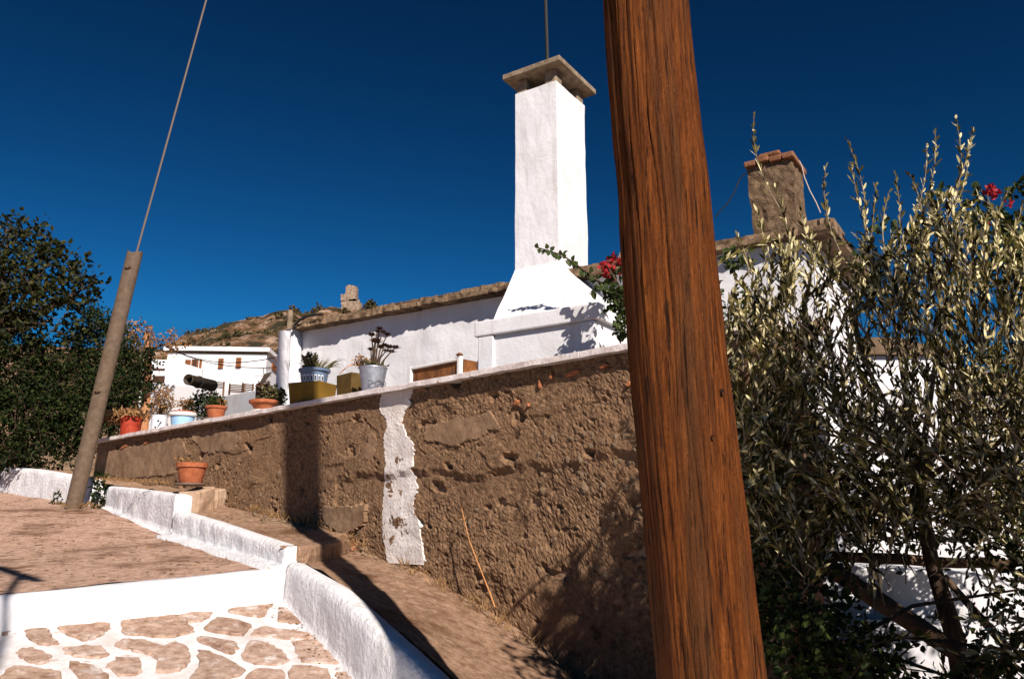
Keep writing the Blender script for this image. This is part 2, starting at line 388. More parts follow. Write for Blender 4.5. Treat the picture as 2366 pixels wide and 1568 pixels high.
# bush beside the tower
c = at_y(857, 706, YR)
hb = empty('hilltop_bush', c, 'round dark bush on the ridge right of the ruined tower', 'bush')
lv = Leaves(); n = 260
lv.add(np.array(c) + rdirs(n) * np.array([3.6, 3, 3.0]) * nrs.uniform(.4, 1, (n, 1)), rdirs(n), rdirs(n), nrs.uniform(.9, 1.8, n), nrs.uniform(.7, 1.2, n))
build_leaves(lv, M['scrub'], hb); obj('trunk', MB().tube([c - Vector((0, 0, 2.5)), c], [.35, .2], 6), M['bark'], hb)

# far white house below the hill
YF = 30.0
FF = Frame(at_y(616, 803, YF), R(-94))
zr = at_y(616, 803, YF).z
sL, _ = FF.sz(386, 812, 0)
fh = empty('white_house', FF.P(sL * .5, 0, 4.5), 'long low white house with brown shutters on the slope below the hill', 'house')
o = obj('wall', MB().fbox(FF, 0, sL, .1, 6, 4.0, zr - .10), M['farwhite'], fh)
obj('roof_slab', MB().fbox(FF, -.12, sL + .12, -.06, 6.12, zr - .16, zr), M['farwhite'], fh)
obj('roof_band', MB().fbox(FF, -.03, sL + .05, .04, .1, zr - .24, zr - .162), M['stonechim'], fh)
def fwin(px0, px1, py0, py1, m, name='window', shut=None):
    s0, z1 = FF.sz(px1, py0, .08); s1, z0 = FF.sz(px0, py1, .08)
    o = obj(name, MB().fbox(FF, s0, s1, .05, .12, z0, z1), m, fh)
    n = 7
    if shut:
        for i in range(n):
            zz = z0 + (z1 - z0) * (i + .2) / n
            obj('slat', MB().fbox(FF, s0 + .03, s1 - .03, .03, .06, zz, zz + (z1 - z0) / n * .55), M['shutter'], o)
    else:
        obj('frame', MB().fbox(FF, s0, s0 + .04, .02, .06, z0, z1).fbox(FF, s1 - .04, s1, .02, .06, z0, z1), M['shutter'], o)
fwin(503, 517, 828, 851, M['shutter'], 'shutter', 1); fwin(544, 558, 826, 850, M['shutter'], 'shutter', 1)
fwin(427, 441, 831, 846, M['shutter'], 'shutter', 1); fwin(442, 459, 830, 850, M['shutter_dark']); fwin(459.5, 467, 829, 852, M['shutter'], 'shutter', 1)
s0, z1 = FF.sz(645, 831, .3); s1, z0 = FF.sz(628, 838, .3)
# side window on the right flank
obj('window', MB().fbox(FF, -.05, .02, 1.0, 2.2, z0 - .1, z1), M['shutter'], fh)
# lower left annex and stair parapet
an = empty('white_annex', FF.P(sL + .3, -1, 4.5), 'small white annex left of the shuttered house', 'house')
sA, zA = FF.sz(394, 831, -1.0); sB, _ = FF.sz(350, 832, -1.0)
obj('wall', MB().fbox(FF, sA, sB + .3, -1.0, 2.5, 4.0, zA), M['farwhite'], an)
for (a, b, c_, d) in ((352, 381, 851, 855), (352, 381, 868, 884)):
    q0, w1 = FF.sz(b, c_, -1.02); q1, w0 = FF.sz(a, d, -1.02)
    obj('opening', MB().fbox(FF, q0, q1, -1.03, -.98, w0, w1), M['shutter_dark'], an)
st_ = empty('stair_parapet', FF.P(sL * .8, -1.2, 4.5), 'sloping white stair parapet in front of the far house', 'wall')
sq, zq = FF.sz(396, 831, -1.2); s2, z2 = FF.sz(466, 852, -1.2)
mb = MB(); mb.hexa([FF.P(sq, -1.2, 4), FF.P(s2, -1.2, 4), FF.P(s2, -1.02, 4), FF.P(sq, -1.02, 4), FF.P(sq, -1.2, zq), FF.P(s2, -1.2, z2), FF.P(s2, -1.02, z2), FF.P(sq, -1.02, zq)])
obj('parapet', mb, M['farwhite'], st_)
# slatted fences and pale garden walls between
def slat_fence(px0, px1, py0, py1, Y, label):
    a = at_y(px0, py1, Y); b = at_y(px1, py1 + 3, Y - .6); h = at_y(px0, py0, Y).z - a.z
    r = empty('slat_fence', a, label, 'fence', 'brown slat fences')
    for k in range(5):
        z = h * (k + .1) / 5
        obj('slat', MB().hexa([a + Vector((0, 0, z)), b + Vector((0, 0, z)), b + Vector((0, .03, z)), a + Vector((0, .03, z)),
            a + Vector((0, 0, z + h * .13)), b + Vector((0, 0, z + h * .13)), b + Vector((0, .03, z + h * .13)), a + Vector((0, .03, z + h * .13))]), M['fence'], r)
    for q in (a, b):
        obj('post', MB().tube([q - Vector((0, -.05, .3)), q + Vector((0, .05, h * 1.05))], .03, 6), M['fence'], r)
slat_fence(487, 515, 879, 895, 24, 'short brown slat fence beyond the dark flue pipe')
slat_fence(528, 562, 886, 905, 22, 'brown slat fence sloping above the terracotta pot')
slat_fence(558, 582, 884, 904, 23, 'small brown slat fence left of the succulent bowl')
def wall_px(p0, p1, Y0, Y1, zb, th, label, name='garden_wall', m='farwhite'):
    a = at_y(*p0, Y0); b = at_y(*p1, Y1); n = Vector((-(b - a).y, (b - a).x, 0)).normalized() * th
    if n.y < 0: n = -n
    mb = MB(); lo = lambda p: Vector((p.x, p.y, zb))
    mb.hexa([lo(a), lo(b), lo(b + n), lo(a + n), a, b, b + n, a + n])
    o = bevel(obj(name, mb, M[m], loc=lo(a)), .02); tag(o, label, 'wall'); return o
wall_px((455, 925), (600, 899), 17, 14.5, 2.0, .25, 'pale white garden wall behind the terracotta pots', m='white')
wall_px((350, 884), (600, 905), 27, 24, 3.0, .3, 'far white terrace wall under the slat fences')
# far leaning telegraph pole with wires
a = at_y(341, 860, 26); b = at_y(340, 768, 26)
dp = empty('telegraph_pole', a, 'reddish far telegraph pole among the trees at left', 'pole')
obj('shaft', MB().tube([Vector((a.x + .1, a.y, 3.5)), a, b], [.16, .14, .09], 10), M['distpole'], dp)
for k, (e, sag) in enumerate(((at_y(650, 822, 18), .5), (at_y(650, 838, 18), .35))):
    pts = [b.lerp(e, i / 10) - Vector((0, 0, sag * 4 * (i / 10) * (1 - i / 10))) - Vector((0, 0, .1 * k)) for i in range(11)]
    obj('wire', MB().tube(pts, .012, 5), M['cable'], dp)
# thin antenna
a = at_y(610, 905, 20); an_ = empty('tv_antenna', a, 'thin television antenna left of the white house corner', 'antenna')
obj('mast', MB().tube([a, at_y(609, 851, 20)], .012, 6), M['cable'], an_)
for k, py in enumerate((853, 868)):
    p = at_y(609, py, 20); obj('element', MB().tube([p - Vector((.14 + .1 * k, 0, 0)), p + Vector((.2, 0, 0))], .007, 5), M['cable'], an_)

# ------------------------------------------------------------------ long white house with chimneys
SR, _ = HF.sz(1908, 515, 0); SL, _ = HF.sz(676, 762, 0)
house = empty('village_house', HF.P(0, .5, 2.0), 'long whitewashed house with a stone slab roof behind the garden wall', 'house')
def lumpy_quad(mb, p00, p10, p11, p01, nx, ny, amp, sc, nrm, seed=0.0):
    rws = []
    for j in range(ny + 1):
        r_ = []
        for i in range(nx + 1):
            a, b = i / nx, j / ny
            p = (p00 * (1 - a) + p10 * a) * (1 - b) + (p01 * (1 - a) + p11 * a) * b
            r_.append(p + nrm * amp * nz(p.x * sc + seed, p.y * sc, p.z * sc))
        rws.append(r_)
    mb.grid(rws)
Z0 = 0.2; ZW = ZE + .02; HD = 1.9
mb = MB()
lumpy_quad(mb, HF.P(SR + .16, .16, Z0), HF.P(SL + .12, .16, Z0), HF.P(SL + .12, .16, ZW), HF.P(SR + .16, .16, ZW), 120, 60, .02, 2.2, HF.n)
lumpy_quad(mb, HF.P(SR + .16, HD, Z0), HF.P(SR + .16, .16, Z0), HF.P(SR + .16, .16, ZW), HF.P(SR + .16, HD, ZW), 60, 40, .02, 2.2, HF.u)
mb.add([HF.P(SL + .12, .16, Z0), HF.P(SL + .12, HD, Z0), HF.P(SL + .12, HD, ZW), HF.P(SL + .12, .16, ZW), HF.P(SR + .16, HD, Z0), HF.P(SR + .16, HD, ZW)], [(0, 1, 2, 3), (1, 4, 5, 2)])
obj('wall', mb, M['white'], house, smooth=True)
# roof body (packed earth) set back over slabs
mb = MB(); rws = []
TH = .10
for t, dz in ((.07, .03), (.07, TH), (.25, TH + .02), (1.1, TH + .06), (HD + .1, TH + .02), (HD + .14, 0)):
    rws.append([HF.P(s, t + .02 * nz(s * 3, t, 1), ZE + dz + (.018 * nz(s * 2.5, t, 4) if dz > .05 else 0)) for s in np.linspace(SR - .02, SL + .02, 90)])
mb.grid(rws)
roof = obj('roof', mb, M['roofstone'], house)
r3 = random.Random(21)
for layer, (z0, z1, tt) in enumerate(((0, .052, 0.0), (.056, .105, .045))):
    s = SR - .06
    while s < SL:
        ln = r3.uniform(.32, .85); e = min(s + ln, SL + .05); j = r3.uniform(-.05, .03); dz = r3.uniform(-.008, .008)
        nseg = 13; mbs = MB(); top = []; 
        ss = np.linspace(s + .006, e - .006, nseg)
        fr = [tt + j + r3.uniform(-.012, .012) + .012 * nz(a * 5, layer) for a in ss]
        low = [HF.P(a, f, ZE + z0 + dz + r3.uniform(-.006, .004)) for a, f in zip(ss, fr)]; up = [HF.P(a, f + .008, ZE + z1 + dz + r3.uniform(-.004, .008)) for a, f in zip(ss, fr)]
        lb = [HF.P(a, .40, ZE + z0 + dz) for a in ss]; ub = [HF.P(a, .40, ZE + z1 + dz) for a in ss]
        mbs.grid([lb, low, up, ub])
        k = len(ss); mbs.f += [(0, k, 2 * k, 3 * k), (k - 1, 4 * k - 1, 3 * k - 1, 2 * k - 1)]
        obj('slab', mbs, M['roofstone'], roof); s = e
t = -.02
while t < HD - .6:
    ln = r3.uniform(.4, .8); j = r3.uniform(-.03, .03)
    mbs = MB().fbox(HF, SR - .06 + j, SR + .4, t + .42, t + .42 + ln - .012, ZE + .002, ZE + .055); obj('slab', mbs, M['roofstone'], roof); t += ln
# raised stones at the right end of the roof
for (px, py, ln, h) in ((1866, 500, .30, .06), (1893, 504, .26, .045)):
    s, z = HF.sz(px, py, .18)
    bevel(obj('slab', MB().fbox(HF, s - ln / 2, s + ln / 2, .14, .6, ZE + .107, ZE + .107 + h), M['roofstone'], roof), .02)
# fin wall at the left end with grey post and hose
s0, zt = HF.sz(645, 764, -.03); s1, _ = HF.sz(674, 764, -.03)
mb = MB(); lumpy_quad(mb, HF.P(s1, -.03, 2), HF.P(s0, -.03, 2), HF.P(s0, -.03, zt), HF.P(s1, -.03, zt), 8, 30, .02, 4, HF.n)
lumpy_quad(mb, HF.P(s1, .15, 2), HF.P(s1, -.03, 2), HF.P(s1, -.03, zt), HF.P(s1, .15, zt + .05), 8, 30, .02, 4, HF.u)
mb.add([HF.P(s1, -.03, zt), HF.P(s0, -.03, zt), HF.P(s0, .3, zt + .05), HF.P(s1, .3, zt + .05), HF.P(s0, -.03, 2), HF.P(s0, .3, 2)], [(0, 1, 2, 3), (1, 4, 5, 2)])
obj('fin_wall', mb, M['white'], house)
p = HF.P(*(lambda q: (q[0], .05, q[1]))(HF.sz(668, 764, .05))); q = at_y(667, 717, p.y)
obj('vent_pipe', MB().tube([p - Vector((0, 0, .1)), Vector((p.x, p.y, q.z))], .036, 12), M['conc_cap'], house)
pts = []
for (px, py) in ((676, 762), (681, 750), (692, 739), (708, 731), (728, 727), (745, 726)):
    pts.append(HF.P(*(lambda q: (q[0], -.06, q[1]))(HF.sz(px, py, -.06))))
obj('hose', MB().tube(pts, .018, 8), M['cable'], house)
# grey stone stub on the roof beside the pole
s, z = HF.sz(1447, 585, .3); s1_, z1_ = HF.sz(1447, 545, .3)
mb = MB(); mb.hexa([HF.P(s - .1, .3, ZE + .1), HF.P(s + .16, .3, ZE + .1), HF.P(s + .16, .5, ZE + .1), HF.P(s - .1, .5, ZE + .1), HF.P(s - .1, .32, z1_ + .06), HF.P(s - .02, .32, z1_ + .06), HF.P(s - .02, .48, z1_ + .06), HF.P(s - .1, .48, z1_ + .06)])
obj('roof_stone', mb, M['conc_cap'], house)
# oven block with slab top, hood and white chimney
TB = -.63
sc_, zb = HF.sz(1382, 696, TB); sl_, _ = HF.sz(1095, 763, TB)
TSL = .16
oven = obj('oven_block', bevel and MB().fbox(HF, sc_ + .05, sl_ - .03, TB + .045, .3, 1.6, zb - TSL), M['white'], house)
bevel(obj('top_slab', MB().fbox(HF, sc_, sl_, TB, .3, zb - TSL + .002, zb), M['white'], oven), .015)
bevel(obj('pilaster', MB().fbox(HF, sc_ + .055, sc_ + .20, TB + .012, TB + .08, 1.6, zb - TSL - .001), M['white'], oven), .01)
bevel(obj('pilaster', MB().fbox(HF, sl_ - .22, sl_ - .04, TB + .012, TB + .08, 1.6, zb - TSL - .001), M['white'], oven), .01)
zs = HF.sz(1290, 603, .0)[1]; zt = HF.sz(1284, 186, .0)[1]
sm, _ = HF.sz(1290, 600, .0); sl2, _ = HF.sz(1190, 605, .0)
DEP = .66
def ring(s0, s1, t0, t1, z, n=9):
    out = []
    for (a, b, c_, d) in ((s0, t0, s1, t0), (s1, t0, s1, t1), (s1, t1, s0, t1), (s0, t1, s0, t0)):
        for i in range(n):
            f = i / n; out.append(HF.P(a + (c_ - a) * f, b + (d - b) * f, z))
    return out
hl, _ = HF.sz(1139, 745, TB + .05); hr, _ = HF.sz(1371, 694, TB + .05)
b0 = (hr, hl, TB + .05, .62, zb + .003); b1 = (sm, sl2, 0.0, DEP, zs)
prof = [tuple(p_ + (q_ - p_) * f for p_, q_ in zip(b0, b1)) for f in (0, .2, .4, .6, .8, 1.0)]
for k in range(1, 15): prof.append((sm, sl2, 0, DEP, zs + (zt - zs) * k / 14))
rws = []
for (a, b, c_, d, z) in prof:
    rg = ring(a, b, c_, d, z); cx = sum(rg, Vector()) / len(rg)
    rg = [p_ + (p_ - cx).normalized() * .010 * nz(p_.x * 4, p_.y * 4, p_.z * 2.5) for p_ in rg]; rg.append(rg[0]); rws.append(rg)
mb = MB().grid(rws); mb.f.append(tuple((len(rws) - 1) * 37 + i for i in range(36)))
chim = obj('chimney', mb, M['white'], house)
m_ = chim.modifiers.new('b', 'BEVEL'); m_.width = .012; m_.limit_method = 'ANGLE'; m_.angle_limit = R(50); m_.segments = 2
PH = .16
for (a, b) in ((sm + .01, .01), (sl2 - .15, .01), (sm + .01, DEP - .15), (sl2 - .15, DEP - .15)):
    bevel(obj('cap_support', MB().fbox(HF, a, a + .14, b, b + .14, zt - .01, zt + PH), M['conc_cap'], chim), .01)
OV = .105
bevel(obj('cap_slab', MB().fbox(HF, sm - OV, sl2 + OV, -OV, DEP + OV, zt + PH + .001, zt + PH + .065), M['conc_cap'], chim), .008)
obj('soot_throat', MB().fbox(HF, sm + .08, sl2 - .08, .08, DEP - .08, zt + .002, zt + .03), M['dark'], chim)
# stone chimney at the right
TC = .35
a0, z0 = HF.sz(1741, 519, TC); a1, _ = HF.sz(1838, 498, TC); zt2 = HF.sz(1732, 388, TC)[1]
mb = MB(); rws = []
for k in range(15):
    f = k / 14; z = ZE + .05 + (zt2 - ZE - .05) * f; g = .03 * f
    rg = ring(a1 - g * .2, a0 + g, TC, TC + .42, z, 8); cx = sum(rg, Vector()) / len(rg)
    rg = [p_ + (p_ - cx).normalized() * .022 * nz(p_.x * 9, p_.y * 9, p_.z * 9) for p_ in rg]; rg.append(rg[0]); rws.append(rg)
mb.grid(rws); mb.f.append(tuple(14 * 33 + i for i in range(32)))
ch2 = obj('stone_chimney', mb, M['stonechim'], house)
tag(ch2, 'brown stone chimney on the right end of the roof')
k3 = random.Random(4); ww = (a0 - a1)
for i in range(4):
    s = a1 - .035 + (ww + .085) * i / 4; e = a1 - .035 + (ww + .085) * (i + 1) / 4 - .01; dz = k3.uniform(-.012, .012)
    bevel(obj('cap_slab', MB().fbox(HF, s, e, TC - .045 - k3.uniform(0, .02), TC + .46, zt2 + dz, zt2 + .05 + dz + k3.uniform(0, .02)), M['tilecap'], ch2), .01)
bevel(obj('cap_slab', MB().fbox(HF, a1 + .1, a1 + .3, TC, TC + .3, zt2 + .075, zt2 + .12), M['tilecap'], ch2), .015)
# cords tied round the stone chimney
def cord(pp, t, rad=.006, m='paleline'):
    pts = [HF.P(*(lambda q: (q[0], t, q[1]))(HF.sz(px, py, t))) for px, py in pp]
    return MB().tube(pts, rad, 5)
cd = obj('tie_cord', cord([(1846, 372), (1852, 385), (1858, 410), (1870, 440), (1885, 468), (1895, 492)], .33), M['paleline'], house)
obj('tie_cord', cord([(1722, 398), (1708, 414), (1698, 440), (1680, 470), (1650, 503)], .33), M['cable'], house)
# rod behind the white chimney
pb = HF.P(sm + .28, DEP + .22, ZE); top = at_y(1258, -60, pb.y)
pm = at_y(1264, 130, pb.y)
o = obj('antenna_rod', MB().tube([Vector((pm.x + .02, pb.y, ZE + .1)), pm, top], .022, 8), M['cable'], loc=Vector((pm.x, pb.y, ZE)))
tag(o, 'thin dark rod rising behind the white chimney cap', 'rod')

# ------------------------------------------------------------------ terrace between wall and house
TZ = 2.35
pl = [WF.P(-1.1, .15, TZ), WF.P(8.6, .15, TZ), HF.P(SL + 2, 1.5, TZ), HF.P(SL, .16, TZ), HF.P(-1.9, .16, TZ)]
mb = MB(); n = len(pl)
mb.add(pl + [p_ - Vector((0, 0, 2.2)) for p_ in pl], [tuple(range(n))] + [(i, i + n, (i + 1) % n + n, (i + 1) % n) for i in range(n)])
tag(obj('terrace', mb, M['strip']), kind='structure')

# ------------------------------------------------------------------ retaining wall with cap
WS0, WS1 = -.95, WF.sz(212, 1020, 0)[0]
wall = empty('retaining_wall', WF.P(2, .2, .6), 'tall rough brown rendered garden wall carrying the flower pots', 'wall')
TW = .085
BASE = [(212, 1100), (405, 1122), (520, 1150), (640, 1193), (735, 1215), (800, 1240), (890, 1295), (950, 1312), (1100, 1395), (1230, 1480), (1300, 1562)]
BASE_SZ = sorted([WF.sz(a, b, TW) for a, b in BASE])
def base_z(s): return lerp_tab(BASE_SZ, s)
PATCH = [[WF.sz(a, b, TW) for a, b in pp] for pp in (
    [(855, 995), (866, 1002), (872, 1020), (868, 1045), (850, 1062), (838, 1058), (842, 1035), (852, 1018)], [(745, 1170), (845, 1165), (842, 1212), (800, 1235), (748, 1208)],
    [(225, 1050), (330, 1025), (420, 1012), (440, 1050), (400, 1095), (300, 1105), (225, 1090)], [(440, 1000), (530, 985), (560, 1010), (540, 1040), (470, 1045)], [(980, 985), (1130, 950), (1160, 985), (1060, 1030), (985, 1020)])]
def in_patch(s, z):
    s += .03 * nz(s * 9, z * 9, 3); z += .03 * nz(s * 9, z * 9, 6)
    for pp in PATCH:
        ins = False
        for (a, b), (c_, d) in zip(pp, pp[1:] + pp[:1]):
            if (b > z) != (d > z) and s < (c_ - a) * (z - b) / (d - b) + a: ins = not ins
        if ins: return True
    return False
def wall_disp(s, z):
    if in_patch(s, z): return nz(s * 1.3, z * 1.7, 3.0, 3) * .022 - .012 + .004 * nz(s * 9, z * 9, 2)
    return wall_rough(s, z)
def wall_low(s, z):
    h = ZC - z
    return nz(s * 1.3, z * 1.7, 3.0, 3) * .022 + (.03 * max(0., min(1., (h - .78 - .12 * nz(s * 1.5, 0, 7)) / .06)) if s < 3.6 else 0)
def wall_rough(s, z):
    big = nz(s * 1.3, z * 1.7, 3.0, 3) * .022
    med = nz(s * 7.0, z * 7.0, 8.0, 4) * .010 + max(0, nz(s * 17, z * 17, 21.0, 2) - .30) * .03
    m = max(0., min(1., .5 + 1.6 * nz(s * .9 + 4, z * 1.1, 5.0, 3)))
    fine = nz(s * 48, z * 48, 1.0, 3) * .007
    h = ZC - z
    ledge = .03 * max(0., min(1., (h - .78 - .12 * nz(s * 1.5, 0, 7)) / .06)) if s < 3.6 else 0
    pit = max(0., nz(s * 4.6, z * 6.0, 12.0, 3) - .50) * .16
    lay = .010 * max(0, min(1, (nz(s * .8, z * 2.0, 17, 3) - .05) * 14))
    return big + (med + fine) * (.45 + .75 * m) + ledge + pit - lay
nS = 860; nZ = 180; rws = []
for i in range(nS + 1):
    s = WS0 + (WS1 - WS0) * i / nS; zb_ = base_z(s) - .25; r_ = []
    for j in range(nZ + 1):
        z = zb_ + (ZC - .03 - zb_) * j / nZ
        r_.append(WF.P(s, TW + wall_disp(s, z), z))
    rws.append(r_)
mb = MB().grid(rws)
mb.add([WF.P(WS1, TW, .5), WF.P(WS1, .45, .5), WF.P(WS1, .45, ZC - .04), WF.P(WS1, TW, ZC - .04),
        WF.P(WS0, TW, 0), WF.P(WS0, .45, 0), WF.P(WS0, .45, ZC - .04), WF.P(WS0, TW, ZC - .04)], [(0, 1, 2, 3), (4, 5, 6, 7), (1, 5, 6, 2)])
wf = obj('wall_face', mb, M['render'], wall); wf.data.materials.append(M['render_smooth'])
for p_ in wf.data.polygons:
    c_ = p_.center + wf.parent.location; a_, _t = WF.st(c_)
    if in_patch(a_, c_.z): p_.material_index = 1
# cap of painted slabs
k4 = random.Random(12); s = WS0 - .02
while s < WS1:
    ln = k4.uniform(1.1, 1.9); e = min(s + ln, WS1 + .03); nn = 14; ss = np.linspace(s + .003, e - .003, nn); dz = k4.uniform(-.005, .005)
    fr = [.012 * nz(a * 5, 3) + k4.uniform(-.003, .003) for a in ss]
    zz = [ZC + dz + .006 * nz(a * 6, 9) for a in ss]
    mbs = MB().grid([[WF.P(a, .42, z - .052) for a, z in zip(ss, zz)], [WF.P(a, f, z - .05 - .004 * nz(a * 9, 2)) for a, f, z in zip(ss, fr, zz)],
                     [WF.P(a, f + .004, z - .006) for a, f, z in zip(ss, fr, zz)], [WF.P(a, f + .015, z) for a, f, z in zip(ss, fr, zz)], [WF.P(a, .42, z) for a, z in zip(ss, zz)]])
    mbs.f += [tuple(nn * q for q in range(5)), tuple(nn * q + nn - 1 for q in reversed(range(5)))]
    obj('cap_slab', mbs, M['cap'], wall); s = e
# peeling whitewash strip
LEFT = [(886, 902), (880, 925), (880, 948), (893, 968), (896, 985), (888, 1010), (888, 1050), (893, 1072), (884, 1100), (883, 1160), (881, 1220), (886, 1262), (890, 1300)]
RIGHT = [(956, 898), (950, 920), (944, 938), (934, 948), (926, 972), (934, 992), (946, 1012), (958, 1040), (952, 1090), (960, 1135), (950, 1160), (966, 1225), (975, 1318)]
Lz = sorted([WF.sz(a, b, TW)[::-1] for a, b in LEFT]); Rz = sorted([WF.sz(a, b, TW)[::-1] for a, b in RIGHT])
rws = []; zlo, zhi = Lz[0][0], Lz[-1][0]; k5 = random.Random(3)
for j in range(91):
    z = zlo + (zhi - zlo) * j / 90
    a = lerp_tab(Lz, z) + k5.uniform(-.012, .012) + .015 * nz(z * 14, 1); b = lerp_tab(Rz, z) + k5.uniform(-.018, .018) + .03 * nz(z * 12, 7)
    inner = [WF.P(a + (b - a) * f, TW + wall_low(a + (b - a) * f, z) - .013 + .004 * nz(f * 3, z * 9), z) for f in np.linspace(0, 1, 13)]
    rws.append([WF.P(a + .003, TW + .08, z)] + inner + [WF.P(b - .003, TW + .08, z)])
tag(obj('whitewash_strip', MB().grid(rws), M['strip_white'], wall), 'vertical strip of peeling whitewash on the brown wall')
# brick shards set in the render
for (px, py, wd, ht, sl) in ((1325, 862, .072, .022, .16), (1399, 846, .045, .018, .12), (1277, 868, .017, .030, .4), (1249, 886, .009, .045, 0), (1196, 930, .027, .024, .2), (1225, 936, .009, .016, 0),
                             (1455, 888, .022, .020, .3), (905, 902, .12, .014, .15), (290, 1032, .13, .024, .15), (340, 1022, .10, .022, .15)):
    s, z = WF.sz(px, py, TW); d_ = wall_disp(s, z); mbk = MB(); rr = random.Random(int(px)); n = 9; ringp = []
    for k in range(n):
        th = 2 * math.pi * k / n; r_ = rr.uniform(.8, 1.1)
        ringp.append((s - math.cos(th) * wd * r_, z + math.sin(th) * ht * r_ + math.cos(th) * wd * sl))
    rws = [[WF.P(a, TW + .09, b) for a, b in ringp], [WF.P(a, TW + d_ - .012, b) for a, b in ringp], [WF.P(s + (a - s) * .75, TW + d_ - .024, z + (b - z) * .75) for a, b in ringp]]
    for r_ in rws: r_.append(r_[0])
    mbk.grid(rws); mbk.f.append(tuple(2 * (n + 1) + k for k in range(n)))
    obj('brick', mbk, M['brick'], wall)

# rubble showing through the render
M['rubble'] = mat('rubble_stone', (.11, .066, .036), (.30, .20, .12), 14, .95, .6, 50)
M['rubble_pale'] = mat('pale_rubble_stone', (.14, .088, .05), (.32, .215, .135), 14, .95, .6, 50)
k8 = random.Random(77)
def pebble_mesh(seed, m):
    r2 = random.Random(seed); V = [(0, 0, 1)]; F = []
    for j, (lat, n_) in enumerate(((.6, 6), (-.1, 6))):
        for k in range(6):
            th = 2 * math.pi * (k + .5 * j) / 6 + r2.uniform(-.25, .25); rr = math.cos(lat) * r2.uniform(.75, 1.1)
            V.append((rr * math.cos(th), rr * math.sin(th), math.sin(lat) * r2.uniform(.8, 1.1)))
    for k in range(6):
        F.append((0, 1 + k, 1 + (k + 1) % 6)); F.append((1 + k, 7 + k, 1 + (k + 1) % 6)); F.append((7 + k, 7 + (k + 1) % 6, 1 + (k + 1) % 6))
    me = bpy.data.meshes.new('stone'); me.from_pydata(V, [], F); me.materials.append(m); return me
PEB = [pebble_mesh(i, M['rubble'] if i % 4 else M['rubble_pale']) for i in range(9)]
wn = -WF.n
for i in range(110):
    zone = k8.random()
    if zone < .45: px, py = k8.uniform(1240, 1500), k8.uniform(1000, 1130)
    elif zone < .75: px, py = k8.uniform(980, 1500), k8.uniform(1040, 1330)
    else: px, py = k8.uniform(520, 900), k8.uniform(1060, 1200)
    sx, z = WF.sz(px, py, TW)
    if z < base_z(sx) - .02 or in_patch(sx, z) or 878 < px < 985: continue
    sz_ = k8.uniform(.010, .030) * (1.7 if k8.random() < .12 else 1)
    o = bpy.data.objects.new('stone', PEB[i % 9]); COL.objects.link(o); o.parent = wall
    q = Vector((0, 0, 1)).rotation_difference(wn).to_matrix().to_4x4() @ Matrix.Rotation(k8.uniform(0, 6.28), 4, 'Z') @ Matrix.Diagonal((sz_ * k8.uniform(.8, 1.5), sz_, sz_ * .6, 1))
    q.translation = WF.P(sx, TW + wall_disp(sx, z) + sz_ * .12, z) - wall.location; o.matrix_local = q

# ------------------------------------------------------------------ path: lower paving, step, landing
KB = [(-1.74, 6.40), (-1.50, 6.02), (-1.223, 5.6), (-.8535, 5.0), (-.5845, 4.65), (-.371, 4.4), (.1, 3.85), (.6, 3.2), (1.2, 2.2)]
SA = Vector((-1.72, 6.42, 0)); SD = Vector((-.756, -.655, 0))     # step edge
mbp = MB(); rws = []
for i in range(61):
    f = i / 60; r_ = []
    # far edge follows step base, near edge behind camera
    w_ = -.35 + 9.0 * f
    e = SA + SD * w_ + Vector((.02, .05, 0))
    for j in range(61):
        g = j / 60; d = e + Vector((.62, -1.0, 0)).normalized() * (10.5 * g)
        r_.append(Vector((d.x, d.y, lower_z(d.x, d.y) + .008 * nz(d.x * 1.5, d.y * 1.5))))
    rws.append(r_)
path = tag(obj('lower_path', mbp.grid(rws), M['joint'], smooth=True), kind='structure')
def Z5(zx, zy): return .3514 * zx, 1044 + .3514 * zy
